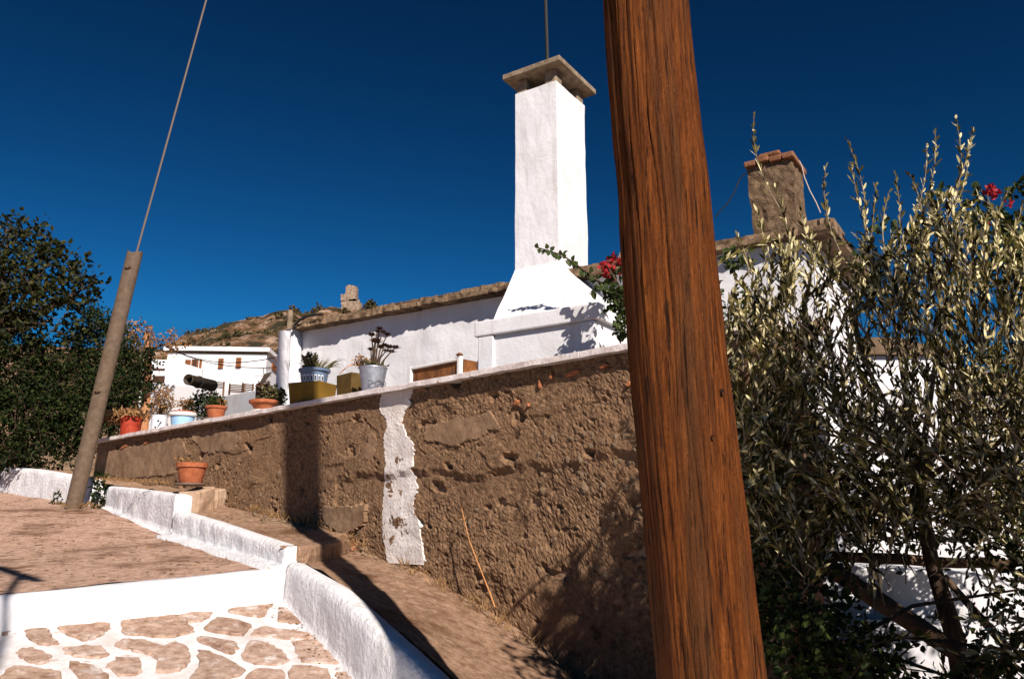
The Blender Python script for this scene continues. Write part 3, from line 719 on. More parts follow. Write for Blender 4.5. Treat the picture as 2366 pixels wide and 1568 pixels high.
STONES = [[(0, 1180), (75, 1172), (62, 1196), (10, 1204)], [(175, 1180), (300, 1170), (320, 1200), (380, 1255), (270, 1260), (190, 1230)],
 [(400, 1165), (690, 1140), (700, 1170), (650, 1210), (570, 1235), (470, 1215)], [(815, 1108), (1000, 1092), (1180, 1080), (1260, 1170), (1230, 1190), (1080, 1215), (900, 1200), (820, 1190)],
 [(1195, 1076), (1390, 1060), (1330, 1110), (1240, 1122)], [(1500, 1045), (1800, 990), (1760, 1040), (1720, 1085), (1600, 1070)], [(1850, 1030), (1960, 1050), (2030, 1130), (1930, 1125), (1830, 1105)],
 [(1440, 1098), (1640, 1140), (1590, 1205), (1480, 1195), (1355, 1170)], [(1720, 1155), (1900, 1175), (2060, 1195), (2040, 1222), (1880, 1230), (1680, 1205)],
 [(1330, 1215), (1545, 1260), (1520, 1325), (1430, 1300), (1310, 1240)], [(1640, 1250), (1760, 1260), (1840, 1310), (1885, 1365), (1820, 1395), (1680, 1390), (1605, 1350)],
 [(1940, 1252), (2080, 1238), (2190, 1290), (2300, 1390), (2100, 1385), (1990, 1370), (1950, 1300)], [(115, 1300), (220, 1290), (300, 1320), (330, 1360), (280, 1390), (190, 1375), (130, 1340)],
 [(430, 1290), (640, 1280), (710, 1330), (640, 1355), (490, 1340)], [(770, 1275), (830, 1240), (980, 1250), (1060, 1285), (1150, 1260), (1220, 1300), (1235, 1370), (1180, 1430), (1090, 1445), (1030, 1440), (1050, 1390), (1010, 1340), (890, 1310)],
 [(1310, 1310), (1420, 1340), (1580, 1415), (1570, 1460), (1400, 1510), (1250, 1505), (1300, 1420)], [(460, 1385), (560, 1400), (660, 1440), (690, 1520), (560, 1560), (510, 1490)],
 [(700, 1400), (800, 1355), (900, 1360), (930, 1410), (900, 1460), (780, 1470), (740, 1430)], [(50, 1450), (120, 1415), (260, 1440), (370, 1450), (390, 1510), (200, 1560), (20, 1510)],
 [(1660, 1440), (1850, 1445), (1845, 1520), (1640, 1540)], [(1930, 1410), (2150, 1435), (2140, 1530), (1920, 1520)], [(2225, 1452), (2330, 1455), (2390, 1540), (2220, 1540)],
 [(760, 1530), (960, 1510), (1150, 1550), (1050, 1640), (800, 1620)], [(120, 1620), (420, 1610), (480, 1700), (150, 1760)], [(1250, 1580), (1520, 1560), (1560, 1680), (1300, 1700)], [(1680, 1600), (2000, 1590), (2060, 1720), (1700, 1730)]]
k6 = random.Random(9)
for poly in STONES:
    pts = []
    for (zx, zy) in poly:
        a = ray(*Z5(zx, zy)); nrm = Vector((.1178, -.1823, 1)); d0 = (-0.372 - EYE.z) / (a.dot(nrm)); p = EYE + a * d0; pts.append(p)
    c = sum(pts, Vector()) / len(pts); out = []; pts = [c + (p - c) * 1.08 for p in pts]
    for i in range(len(pts)):
        a, b = pts[i], pts[(i + 1) % len(pts)]; pa, nb = pts[i - 1], pts[(i + 2) % len(pts)]
        for k in range(5):
            f = k / 5; q = .5 * ((2 * a) + (b - pa) * f + (2 * pa - 5 * a + 4 * b - nb) * f * f + (3 * a - pa - 3 * b + nb) * f ** 3)
            lin = a.lerp(b, f); q = lin.lerp(q, .6) + Vector((k6.gauss(0, .007), k6.gauss(0, .007), 0)); out.append(q)
    n = len(out); hgt = k6.uniform(.009, .019)
    def zz(q, h): return Vector((q.x, q.y, lower_z(q.x, q.y) + .008 * nz(q.x * 1.5, q.y * 1.5) + h))
    rws = [[zz(q, -.03) for q in out], [zz(q, hgt * .5) for q in out], [zz(c.lerp(q, .95), hgt) for q in out], [zz(c.lerp(q, .5), hgt + .004 * nz(q.x * 9, q.y * 9)) for q in out]]
    for r_ in rws: r_.append(r_[0])
    mbs = MB().grid(rws); mbs.f.append(tuple(3 * (n + 1) + i for i in range(n)))
    obj('paving_stone', mbs, k6.choice([M['stone_pave'], M['stone_pave0'], M['stone_pave1'], M['stone_pave2']]), path, smooth=False)

# landing surface
rws = []
for i in range(71):
    q = 15.5 * (i / 70) ** 1.15; r_ = []
    for j in range(61):
        ww_ = -.5 + 9.5 * j / 60
        sk = SA + SD * ww_; d = sk + QD * (q + .17)
        e = max(0, 1 - q / 3.0)
        r_.append(Vector((d.x, d.y, land_z(d.x, d.y) + .014 * nz(d.x * 1.8, d.y * 1.8, 2, 3) + .005 * nz(d.x * 8, d.y * 8))))
    rws.append(r_)
tag(obj('upper_path', MB().grid(rws), M['landing'], smooth=True), kind='structure')
# whitewashed step: riser and narrow tread band
rws = []
prof = [(.03, None, .03), (.0, -.22, .0), (-.004, -.12, 0), (0.0, -.03, 0), (.02, .004, 0), (.06, .010, 0), (.20, .010, 0), (.26, -.03, 0)]
for i in range(121):
    ww_ = -.3 + 6.5 * i / 120; b = SA + SD * ww_; r_ = []
    for k, (dq, dz, _) in enumerate(prof):
        edge = b + QD * (dq + (.012 * nz(ww_ * 3, k * .7) if k < 6 else .03 * nz(ww_ * 2.5, 3)))
        lz = land_z(b.x, b.y)
        if dz is None:
            e2 = b - QD * (.05 + .03 * nz(ww_ * 4, 2)); r_.append(Vector((e2.x, e2.y, lower_z(e2.x, e2.y) - .02))); continue
        z = (lower_z(edge.x, edge.y) + .022 if k == 1 else lz + dz + .008 * nz(ww_ * 2.2, k * .5, 4))
        r_.append(Vector((edge.x, edge.y, z)))
    rws.append(r_)
tag(obj('step', MB().grid(rws), M['white'], smooth=True), kind='structure')

# ------------------------------------------------------------------ whitewashed kerb
kerb = empty('kerb_wall', Vector((-2.2, 7, 1.3)), 'low stepped whitewashed kerb running along the right of the path', 'kerb')
def resample(tab, n):
    L = [0]
    for a, b in zip(tab, tab[1:]): L.append(L[-1] + math.hypot(b[0] - a[0], b[1] - a[1]))
    out = []
    for i in range(n + 1):
        l = L[-1] * i / n; out.append([lerp_tab([(L[k], tab[k][c]) for k in range(len(tab))], l) for c in range(len(tab[0]))])
    return out
def kerb_section(tab, width, n, zlow, foot=0.0, amp=.016):
    """tab: x,y,ztop,zbase along the path-side edge (from far to near); body lies to the right"""
    pts = resample(tab, n); 
    for _ in range(2):   # soften corners
        pts = [pts[0]] + [[(pts[i - 1][c] + 2 * pts[i][c] + pts[i + 1][c]) / 4 for c in range(4)] for i in range(1, len(pts) - 1)] + [pts[-1]]
    rws = []
    for i, (x, y, zt_, zb_) in enumerate(pts):
        a = pts[max(i - 1, 0)]; b = pts[min(i + 1, len(pts) - 1)]
        d = Vector((b[0] - a[0], b[1] - a[1], 0)).normalized(); nr = Vector((d.y, -d.x, 0))     # d runs toward the camera: left-hand side is inside
        ins = -nr if nr.dot(WD) > 0 else nr
        l = i * .05; r_ = []
        def put(off, z, am): 
            p = Vector((x, y, 0)) + ins * off; k = am * nz(p.x * 5 + z * 2, p.y * 5, z * 5)
            p -= ins * k; r_.append(Vector((p.x, p.y, z + .4 * k)))
        put(-foot - .02, zb_ - .05, 0)
        if foot: put(-foot, zb_ + .012 + .01 * nz(x * 4, y * 4), .02)
        put(-.015, zb_ + .015, amp)
        for f in (.2, .4, .6, .8): put(-.012 * (1 - f), zb_ + (zt_ - zb_) * f, amp * 1.3)
        put(.008, zt_ - .02, amp); put(.03, zt_, amp * .6); put(width * .5, zt_ + .006, amp * .6); put(width - .03, zt_ - .002, amp * .6); put(width, zt_ - .03, amp); put(width + .01, zlow if zlow else zt_ - .35, 0)
        rws.append(r_)
    mbk = MB().grid(rws); m = len(rws[0])
    mbk.f += [tuple(reversed(range(m))), tuple((len(rws) - 1) * m + k for k in range(m))]
    return obj('kerb_section', mbk, M['white_rough'], kerb, smooth=True)
def plz(x, y): return land_z(x, y)
kerb_section([(-8.6, 13.4, 2.52, 2.15), (-7.4, 12.45, 2.42, 2.0), (-5.80, 11.15, 2.20, 1.78)], .22, 40, None)
kerb_section([(a, b, c_, land_z(a, b) + .004) for a, b, c_ in ((-5.46, 10.93, 2.09), (-4.7, 10.0, 2.02), (-3.85, 9.0, 1.93), (-3.6, 8.70, 1.90))], .18, 60, None, foot=.05)
kerb_section([(a, b, c_, land_z(a, b) + .008) for a, b, c_ in ((-3.62, 8.72, 1.735), (-2.9, 7.85, 1.62), (-2.2, 7.0, 1.49), (-1.76, 6.43, 1.42))], .16, 70, None, foot=.15)
KT = [1.30, 1.24, 1.173, 1.015, .884, .764, .55, .35, .1]
kerb_section([(a, b, z, lower_z(a, b) - .005) for (a, b), z in zip(KB, KT)], .16, 150, None, foot=.03, amp=.010)

# ------------------------------------------------------------------ raised walk between kerb and wall, in three terraces
def walk(kin, wb, name='raised_walk', nx=24, ny=60, amp=.014):
    kin = resample(kin, ny); wb = resample(wb, ny); rws = []
    for a, b in zip(kin, wb):
        r_ = []
        for i in range(nx + 1):
            f = i / nx; p = Vector(a).lerp(Vector(b), f); g = f * f * .5 + f * .5
            p.z = a[2] + (b[2] - a[2]) * g + amp * nz(p.x * 3, p.y * 3, 1) + .006 * nz(p.x * 11, p.y * 11, 2)
            r_.append(p)
        rws.append(r_)
    return tag(obj(name, MB().grid(rws), M['strip'], smooth=True), kind='structure')
def wbp(px, py): s, z = WF.sz(px, py, TW); return tuple(WF.P(s, TW + .10, z))
walk([(-8.4, 13.5, 2.5), (-5.55, 11.1, 2.14), (-5.3, 10.98, 2.09), (-3.45, 8.82, 1.91)], [wbp(180, 1092), wbp(240, 1104), wbp(405, 1122), wbp(512, 1136)], amp=.02)
walk([(-3.5, 8.80, 1.72), (-2.1, 7.06, 1.47), (-1.62, 6.48, 1.41)], [wbp(505, 1160), wbp(640, 1193), wbp(735, 1215), wbp(805, 1234)])
walk([(-1.62, 6.48, 1.30), (-1.1, 5.69, 1.165), (-.73, 5.09, 1.005), (-.46, 4.74, .875), (-.25, 4.49, .755), (.22, 3.94, .54), (.72, 3.3, .34), (1.3, 2.3, .1)],
     [wbp(798, 1262), wbp(890, 1298), wbp(950, 1314), wbp(1100, 1397), wbp(1230, 1482), wbp(1300, 1565), wbp(1400, 1660), wbp(1480, 1740)], amp=.02)
# stone risers between terraces
def riser(name, p0, p1, h0, h1, m, depth=.22, seed=1, jag=.02):
    p0 = Vector(p0); p1 = Vector(p1); d = (p1 - p0); n = Vector((d.y, -d.x, 0)).normalized()
    if n.y > 0: n = -n
    mb = MB(); rws = []; r2 = random.Random(seed)
    for j, (off, f) in enumerate(((0.0, 0), (.012, .08), (.02, .5), (.012, .92), (-.012, 1.0), (-depth, 1.0))):
        r_ = []
        for i in range(10):
            a = i / 9; p = p0.lerp(p1, a); h = h0 + (h1 - h0) * a
            edge = .02 if i in (0, 9) else 0
            q = p + n * (off - edge) + Vector((0, 0, h * f)); k = jag * nz(q.x * 6 + seed, q.y * 6, q.z * 6); r_.append(q + n * k + Vector((0, 0, k * .4)))
        rws.append(r_)
    mb.grid(rws)
    m_ = 10; mb.f += [tuple(m_ * q for q in range(6)), tuple(m_ * q + 9 for q in reversed(range(6)))]
    o = obj(name, mb, m, None, smooth=False); return o
M['bigstone'] = mat('pinkish_step_stone', (.34, .21, .13), (.52, .36, .25), 5, .95, .6, 40)
a = Vector((-3.42, 8.80, 1.68)); b = Vector(wbp(512, 1166))
rs = riser('terrace_riser', a, a.lerp(b, .52), .25, .26, M['bigstone'], seed=2); tag(rs, 'pinkish stone block below the lone terracotta pot', 'stone')
rs = riser('terrace_riser', a.lerp(b, .54), a.lerp(b, .98), .22, .2, M['bigstone'], seed=6); tag(rs, 'smaller rounded pink stone beside the wall foot, right of the larger block', 'stone')
a = Vector((-1.60, 6.47, 1.27)); b = Vector(wbp(806, 1266)) ; b.z = 1.30
rs = riser('concrete_riser', a, a.lerp(b, .84), .16, .17, M['strip'], seed=9, jag=.01); tag(rs, 'short concrete riser of the raised walk crossed by the pole shadow', 'step')
rs = riser('brick_block', a.lerp(b, .85), a.lerp(b, 1.0), .13, .13, M['brick'], seed=12, jag=.006); tag(rs, 'loose brick at the end of the raised walk riser', 'brick')

# loose grit and small stones on the paths
k9 = random.Random(5); V_ = []; F_ = []
def grit(p, sz):
    b = len(V_); th = k9.uniform(0, 6.28); n_ = 5
    for k in range(n_): V_.append((p.x + sz * math.cos(th + 1.257 * k) * k9.uniform(.7, 1.2), p.y + sz * math.sin(th + 1.257 * k) * k9.uniform(.7, 1.2), p.z - .004))
    V_.append((p.x, p.y, p.z + sz * k9.uniform(.5, .9)))
    for k in range(n_): F_.append((b + k, b + (k + 1) % n_, b + n_))
for i in range(900):
    q = k9.uniform(.25, 9) ; ww_ = abs(k9.gauss(0, 1.6)) if k9.random() < .6 else k9.uniform(0, 5); d = SA + SD * (ww_ + .1) + QD * q; grit(Vector((d.x, d.y, land_z(d.x, d.y))), k9.choice([.006, .008, .010, .016]))
for i in range(900):
    sx = k9.uniform(-.6, 5.0); t_ = -abs(k9.gauss(0, .3)); p = WF.P(sx, TW + t_, 0); f = min(1, -t_ / 1.0); z = base_z(sx) * 1.0 - .10 * f
    if p.y < 3.6: continue
    grit(Vector((p.x, p.y, z)), k9.choice([.008, .010, .014, .022]))
tag(obj('grit', (V_, F_), M['rubble']), 'loose grit and pebbles scattered on the paths', 'grit', kind='stuff')

# ------------------------------------------------------------------ wooden utility pole
pb0 = at_y(1644, 1568, 2.4); pt0 = at_y(1491, 0, 2.4); dirp = (pt0 - pb0)
lo = pb0 + dirp * ((-.15 - pb0.z) / dirp.z); hi = pb0 + dirp * ((10.5 - pb0.z) / dirp.z)
dp_ = (hi - lo).normalized(); ax = Vector((1, 0, 0)); ax = (ax - dp_ * ax.dot(dp_)).normalized(); ay = dp_.cross(ax)
cracks = [(k6.uniform(0, 6.28), k6.uniform(.9, 4.6), k6.uniform(.25, .95)) for _ in range(90)]
rows_z = list(np.arange(0, .8, .1)) + list(np.arange(.8, 4.2, .03)) + list(np.arange(4.2, (hi - lo).length, .2))
NS = 260; rws = []
for l in rows_z:
    rad = .1520 - .0030 * l; c = lo + dp_ * l + Vector((.014 * nz(l * .7, 3) - .012 * math.sin(l * .75) + .008, .0, 0)); r_ = []
    if l < .9: rad += 0
    for k in range(NS):
        th = 2 * math.pi * k / NS
        g = nz(math.cos(th) * 9, math.sin(th) * 9, l * .45, 4) * .0050 + nz(math.cos(th) * 2, math.sin(th) * 2, l * .5, 2) * .003
        for (ct, cl, cn) in cracks:
            dl = abs(l - cl)
            if dl < cn:
                dt = (th - ct - .10 * nz(l * 1.6, ct, 0, 2) + math.pi) % (2 * math.pi) - math.pi
                if abs(dt) < .026: g -= .010 * (1 - abs(dt) / .026) * (1 - dl / cn)
        r_.append(c + (ax * math.cos(th) + ay * math.sin(th)) * (rad + g))
    r_.append(r_[0]); rws.append(r_)
pole = empty('utility_pole', lo, 'thick weathered wooden utility pole standing close in front of the wall', 'pole')
mb = MB().grid(rws); m_ = NS + 1; mb.f += [tuple((len(rws) - 1) * m_ + k for k in range(NS))]
obj('shaft', mb, M['pole'], pole, smooth=True)

M['knot'] = mat('knot_wood', (.035, .010, .002), (.11, .035, .008), 30, .85, .8, 40)
for (px, py, rr) in ((1545, 228, .008), (1668, 905, .007), (1646, 1010, .005)):
    d = ray(px, py); best = None
    l = 0.0
    for k in range(400):          # first point of the bearing that meets the shaft
        p = EYE + d * (1.6 + k * .002); q = p - lo; a_ = q.dot(dp_)
        if (q - dp_ * a_).length < .1520 - .0030 * a_ + .001: best = p; break
    if best is None: continue
    q = best - lo; nn = (q - dp_ * q.dot(dp_)).normalized(); tt_ = nn.cross(dp_)
    ring0 = [best + (tt_ * math.cos(t_) * rr + dp_ * math.sin(t_) * rr * 1.7) - nn * .012 for t_ in np.linspace(0, 5.76, 12).tolist()]
    ring1 = [best + (tt_ * math.cos(t_) * rr * .8 + dp_ * math.sin(t_) * rr * 1.4) + nn * .004 for t_ in np.linspace(0, 5.76, 12).tolist()]
    ring2 = [best + (tt_ * math.cos(t_) * rr * .3 + dp_ * math.sin(t_) * rr * .5) - nn * .001 for t_ in np.linspace(0, 5.76, 12).tolist()]
    rws = [r_ + [r_[0]] for r_ in (ring0, ring1, ring2)]
    mbk = MB().grid(rws); mbk.f.append(tuple(26 + i for i in range(12))); obj('knot', mbk, M['knot'], pole)

# ------------------------------------------------------------------ guy wire with guard channel
gb = at_y(166, 1186, 10.75); gt = at_y(311, 588, 10.75); gd = (gt - gb).normalized()
guy = empty('guy_wire', gb, 'leaning grey guard channel over a guy wire at the path edge', 'guy wire')
side = Vector((gd.z, 0, -gd.x)); fwd = side.cross(gd); fwd = fwd if fwd.y < 0 else -fwd
rws = []; Lg = (gt - gb).length; rg_ = .107
for i in range(25):
    l = -.15 + (Lg + .15) * i / 24; c = gb + gd * l; o_ = []; i_ = []
    for k in range(19):
        th = math.pi * (k / 18) * 1.12 - .06 * math.pi - 0
        o_.append(c + side * math.cos(th) * rg_ + fwd * math.sin(th) * rg_ * .85)
        i_.append(c + side * math.cos(th) * (rg_ - .012) + fwd * math.sin(th) * (rg_ - .012) * .85)
    row = o_ + i_[::-1]; row.append(row[0])
    if i == 24: row = [q + gd * (.05 * abs((q - c).dot(side)) / rg_) for q in row]
    rws.append(row)
mb = MB().grid(rws); m_ = len(rws[0]); 
for k in range(18): mb.f.append((24 * m_ + k, 24 * m_ + k + 1, 24 * m_ + 36 - k, 24 * m_ + 37 - k))
obj('guard_channel', mb, M['guard'], guy, smooth=False)
for l in (Lg - .22, Lg * .45):
    c = gb + gd * l + fwd * rg_ * .85
    obj('lug', MB().tube([c - fwd * .01 - side * .035, c + fwd * .035 - side * .02, c + fwd * .035 + side * .02, c - fwd * .01 + side * .035], .012, 6), M['guard'], guy)
far = at_y(475, 0, 10.75); far = gt + (far - gt) * 2.2
obj('wire', MB().tube([gb + gd * .1, gt + side * .02, far], .014, 6), M['wire'], guy)

# ------------------------------------------------------------------ flower pots
def spot(px, t): s, z = WF.sz(px, 1015 - .1817 * (px - 215), t); return s
def capspot(px, t=.16):
    s = spot(px, t); p = WF.P(s, t, ZC + .001)
    # shift along the wall so that bearing matches
    d = ray(px, 900); k = d.x / d.y
    for _ in range(6):
        e = p.x - k * p.y; s -= e / (WF.u.x - k * WF.u.y); p = WF.P(s, t, ZC + .001)
    return p
def pot(name, c, prof, m, label, cat, rim=None, soil=None, group=None, seg=36):
    r = empty(name, c, label, cat, group)
    body = obj('body', MB().lathe(c, prof, seg), m, r, smooth=True)
    e = body.modifiers.new('e', 'EDGE_SPLIT'); e.split_angle = R(35)
    if soil: obj('soil', MB().lathe(c, [(soil[0] * .9, soil[1] - .02), (soil[0], soil[1] - .004), (soil[0] * .5, soil[1] + .006)], 24), M['soil'], r)
    return r
def bushy(r, c, rad, h, n, m, ln, wd, name='plant', lift=.3, stems=6, sm='bark', single=0):
    lv = Leaves(); c = np.array(c)
    n = int(n * 1.6); p = c + rdirs(n) * np.array([rad, rad, h]) * (nrs.uniform(.15, 1, (n, 1)) ** .6); 
    lv.add(p, rdirs(n, (0, 0, lift)), rdirs(n, (0, 0, .5)), nrs.uniform(.6, 1.2, n) * ln, nrs.uniform(.6, 1.2, n) * wd)
    build_leaves(lv, m, r, name, single=single)
    mb = MB()
    for k in range(stems):
        d = rdirs(1)[0] * np.array([rad * .7, rad * .7, h * .6]); mb.tube([Vector(c - np.array([0, 0, h * .9])), Vector(c + d * .4), Vector(c + d)], [.006, .005, .003], 5)
    obj('stems', mb, M[sm], r)

c = capspot(311)                                                   # red tin
r = pot('red_tin_pot', c, [(.125, 0), (.13, .02), (.150, .25), (.156, .255), (.156, .27), (.146, .272), (.140, .2)], M['redtin'], 'faded red tin flower pot at the far left end of the wall', 'pot', soil=(.14, .22))
bushy(r, c + Vector((0, 0, .30)), .30, .08, 300, M['drybrown'], .07, .03)
bushy(r, c + Vector((-.25, -.05, .24)), .17, .09, 90, M['drybrown'], .07, .03)
c = capspot(375)                                                   # white tin
r = pot('white_tin_pot', c, [(.098, 0), (.10, .01), (.103, .19), (.108, .195), (.108, .205), (.1, .207), (.095, .15)], M['whitetin'], 'white tin with dark print between the red and pale blue pots', 'pot', soil=(.094, .18))
def print_blob(c, rad, az, z, pts, m, parent, name='print'):
    out = []; 
    for (a, b) in pts:
        th = az + a / rad; out.append(Vector((c.x + (rad + .003) * math.sin(th), c.y - (rad + .003) * math.cos(th), c.z + z + b)))
    mbx = MB(); n = len(out); mbx.add(out + [p + Vector((c.x - p.x, c.y - p.y, 0)).normalized() * .01 for p in out], [tuple(range(n))] + [(i, (i + 1) % n, (i + 1) % n + n, i + n) for i in range(n)])
    return obj(name, mbx, m, parent)
for (a, z, s_) in ((.3, .12, 1.0), (.62, .10, .8), (.0, .035, .9), (.85, .03, .8)):
    print_blob(c, .1005, a, z, [(s_ * .016 * math.cos(t_), s_ * .016 * math.sin(t_)) for t_ in np.linspace(0, 6.0, 9)], M['ink'], r)
print_blob(c, .1005, .25, .07, [(.03, .045), (.038, .04), (.006, -.04), (-.004, -.036)], M['ink'], r)
print_blob(c, .1005, .55, .06, [(.01, .035), (.018, .035), (-.02, -.02), (-.03, -.018)], M['ink'], r)
bushy(r, c + Vector((.02, 0, .40)), .17, .22, 420, M['drybrown'], .035, .018, stems=12)
bushy(r, c + Vector((-.02, .05, .30)), .18, .12, 160, M['broad'], .04, .022, stems=6)
c = capspot(428)                                                   # pale blue bucket
r = pot('pale_blue_bucket', c, [(.130, 0), (.132, .01), (.150, .125), (.151, .13), (.166, .131), (.168, .165), (.160, .168), (.150, .17), (.145, .12)], M['bluetin'], 'pale blue bucket planter with a broad white rim', 'bucket', soil=(.146, .15))
obj('rim', MB().lathe(c, [(.150, .128), (.168, .130), (.171, .150), (.170, .168), (.158, .178), (.150, .172)], 36), M['whiteplastic'], r, smooth=True)
obj('rim_edge', MB().lathe(c, [(.146, .172), (.157, .179), (.152, .194), (.142, .192)], 36), M['terracotta'], r, smooth=True)
bushy(r, c + Vector((.0, .02, .29)), .13, .10, 90, M['drybrown'], .04, .02, stems=10)
bushy(r, c + Vector((.05, .02, .27)), .10, .08, 70, M['broad'], .04, .025, stems=4)
# dark flue pipe lying on a low shrub behind the blue bucket
pa = at_y(434, 876, 11.8); pb = at_y(500, 893, 12.5)
d = (pb - pa).normalized(); 
fp = empty('flue_pipe', pa, 'dark short flue pipe lying tilted behind the pale blue bucket', 'pipe')
mb = MB(); sd = d.orthogonal().normalized(); s2_ = d.cross(sd); rws = []
for (l, rr) in ((.5, .001), (.5, .072), (0, .072), (0, .082), (.03, .085), (.04, .08), (.62, .092), (.62, .001)):
    rws.append([pa + d * l + (sd * math.cos(2 * math.pi * k / 24) + s2_ * math.sin(2 * math.pi * k / 24)) * rr for k in range(25)])
obj('tube', MB().grid(rws), M['pipe'], fp, smooth=True)
obj('strap', MB().tube([pa + d * .25 + (sd * math.cos(t_) + s2_ * math.sin(t_)) * .087 for t_ in np.linspace(0, 6.283, 25)], .012, 5), M['cable'], fp)
ps = empty('terrace_shrub', Vector((pb.x - .1, pb.y, 2.35)), 'low dark green shrub under the dark flue pipe', 'shrub')
bushy(ps, pb + Vector((-.15, .02, -.28)), .30, .26, 420, M['dkleaf'], .06, .035, stems=8)
c = capspot(503)                                                   # terracotta pot
SAU = [(.115, 0), (.135, .004), (.145, .022), (.138, .024), (.12, .012)]
TPOT = [(.086, .012), (.09, .02), (.116, .145), (.130, .147), (.134, .175), (.128, .178), (.116, .178), (.108, .13)]
r = pot('terracotta_pot', c, TPOT, M['terracotta'], 'small terracotta pot on a dark saucer right of the pale blue bucket', 'pot', soil=(.112, .165))
obj('saucer', MB().lathe(c - Vector((.03, 0, 0)), SAU, 32), M['saucer'], r, smooth=True)
bushy(r, c + Vector((-.02, 0, .23)), .11, .055, 90, M['dkleaf'], .06, .04, stems=5)
bushy(r, c + Vector((.06, 0, .22)), .08, .05, 40, M['drybrown'], .05, .03, stems=3)
c = capspot(613)                                                   # terracotta bowl
r = pot('terracotta_bowl', c, [(.10, .012), (.105, .02), (.125, .06), (.15, .09), (.168, .095), (.172, .125), (.165, .13), (.15, .13), (.14, .09)], M['terracotta'], 'wide terracotta bowl with dark succulents beside the ochre box', 'pot', soil=(.15, .115))
obj('saucer', MB().lathe(c, [(.11, 0), (.135, .003), (.142, .016), (.13, .016), (.11, .010)], 32), M['whiteplastic'], r, smooth=True)
bushy(r, c + Vector((.06, 0, .21)), .15, .09, 240, M['succ'], .05, .035, stems=6)
bushy(r, c + Vector((.17, 0, .16)), .07, .10, 80, M['succ'], .045, .03, stems=3)
bushy(r, c + Vector((-.02, 0, .28)), .10, .06, 90, M['aeon'], .05, .04, stems=3)
obj('broken_shard', MB().hexa([c + Vector(q) for q in ((-.11, 0, .12), (-.045, 0, .12), (-.045, .015, .12), (-.11, .015, .12), (-.11, 0, .33), (-.06, 0, .34), (-.06, .015, .34), (-.11, .015, .33))]), M['pipe'], r)
obj('broken_shard', MB().hexa([c + Vector(q) for q in ((-.09, -.01, .30), (-.05, -.01, .30), (-.05, .01, .30), (-.09, .01, .30), (-.02, -.01, .44), (.06, -.01, .46), (.06, .01, .46), (-.02, .01, .44))]), M['pipe'], r)

def tapered_box(c, ang, wx, wy, h, tp, m, r, name='body', wall_=.015, open_=True):
    ca, sa = math.cos(ang), math.sin(ang)
    def q(x, y, z): return Vector((c.x + x * ca - y * sa, c.y + x * sa + y * ca, c.z + z))
    def rr(x, y, z): return [q(-x, -y, z), q(x, -y, z), q(x, y, z), q(-x, y, z)]
    rws = [rr(wx * tp, wy * tp, 0), rr(wx, wy, h), rr(wx - wall_, wy - wall_, h), rr(wx * tp, wy * tp, h * .75 if open_ else h)]
    for x in rws: x.append(x[0])
    mbx = MB().grid(rws); mbx.f += [(3, 2, 1, 0), (15, 16, 17, 18)]
    return bevel(obj(name, mbx, m, r), .006)
c = capspot(722, .21)                                              # ochre box
r = empty('ochre_box', c, 'ochre yellow wooden planter box crossed by the pole shadow', 'planter')
YB = math.atan2(WF.u.y, WF.u.x)
tapered_box(c, R(68), .16, .20, .225, .90, M['yellow'], r)
obj('filler', MB().lathe(c, [(.15, .10), (.15, .19)], 16), M['soil'], r)
c2 = c + Vector((.01, 0, .194))                                         # slatted blue-grey pot on it
r = pot('slate_pot', c2, [(.125, 0), (.128, .01), (.150, .155), (.168, .158), (.170, .185), (.162, .188), (.150, .185), (.14, .14)], M['slate_plastic'], 'blue grey pot with white window print standing on the ochre box', 'pot', soil=(.15, .17))
for k in range(7):
    az = -.75 + k * .27
    print_blob(c2, .137 + .004, az, .075, [(-.012, -.038), (.012, -.038), (.012, .038), (-.012, .038)], M['motif'], r)
    print_blob(c2, .139 + .004, az, .078, [(-.007, -.028), (.007, -.028), (.007, .02), (-.007, .02)], M['ink'], r)
def blade_leaf(p, d, ln, wd, m, r, curl=.6, name='leaf'):
    d = Vector(d).normalized(); sd = d.cross(Vector((0, 0, 1))).normalized(); mbx = MB(); pts = []; q = Vector(p); dd = d.copy()
    rws = []
    for i in range(7):
        f = i / 6; wv = wd * (1 - f) ** .8 + .0015; nn = sd.cross(dd)
        rws.append([q - sd * wv, q - nn * wv * .6, q + sd * wv, q + nn * wv * .2, q - sd * wv]); q = q + dd * ln / 6; dd = (dd + Vector((0, 0, -curl * .3)) * f).normalized()
    return obj(name, mbx.grid(rws), m, r, smooth=True)
k7 = random.Random(31)
for k in range(26):
    a = k7.uniform(0, 6.28); blade_leaf(c2 + Vector((.05 * math.cos(a), .05 * math.sin(a), .17)), (math.cos(a), math.sin(a), k7.uniform(.5, 1.6)), k7.uniform(.15, .26), .013, M['aloe'], r, k7.uniform(.5, 2.2))
for k in range(9):
    a = k7.uniform(-.5, .6); blade_leaf(c2 + Vector((.12, 0, .18)), (math.cos(a), math.sin(a) - .3, k7.uniform(.5, 1.2)), k7.uniform(.2, .3), .012, M['aloe'], r, k7.uniform(2.0, 3.2))
bushy(r, c2 + Vector((-.05, .02, .27)), .08, .10, 130, M['succ'], .06, .035, stems=4)
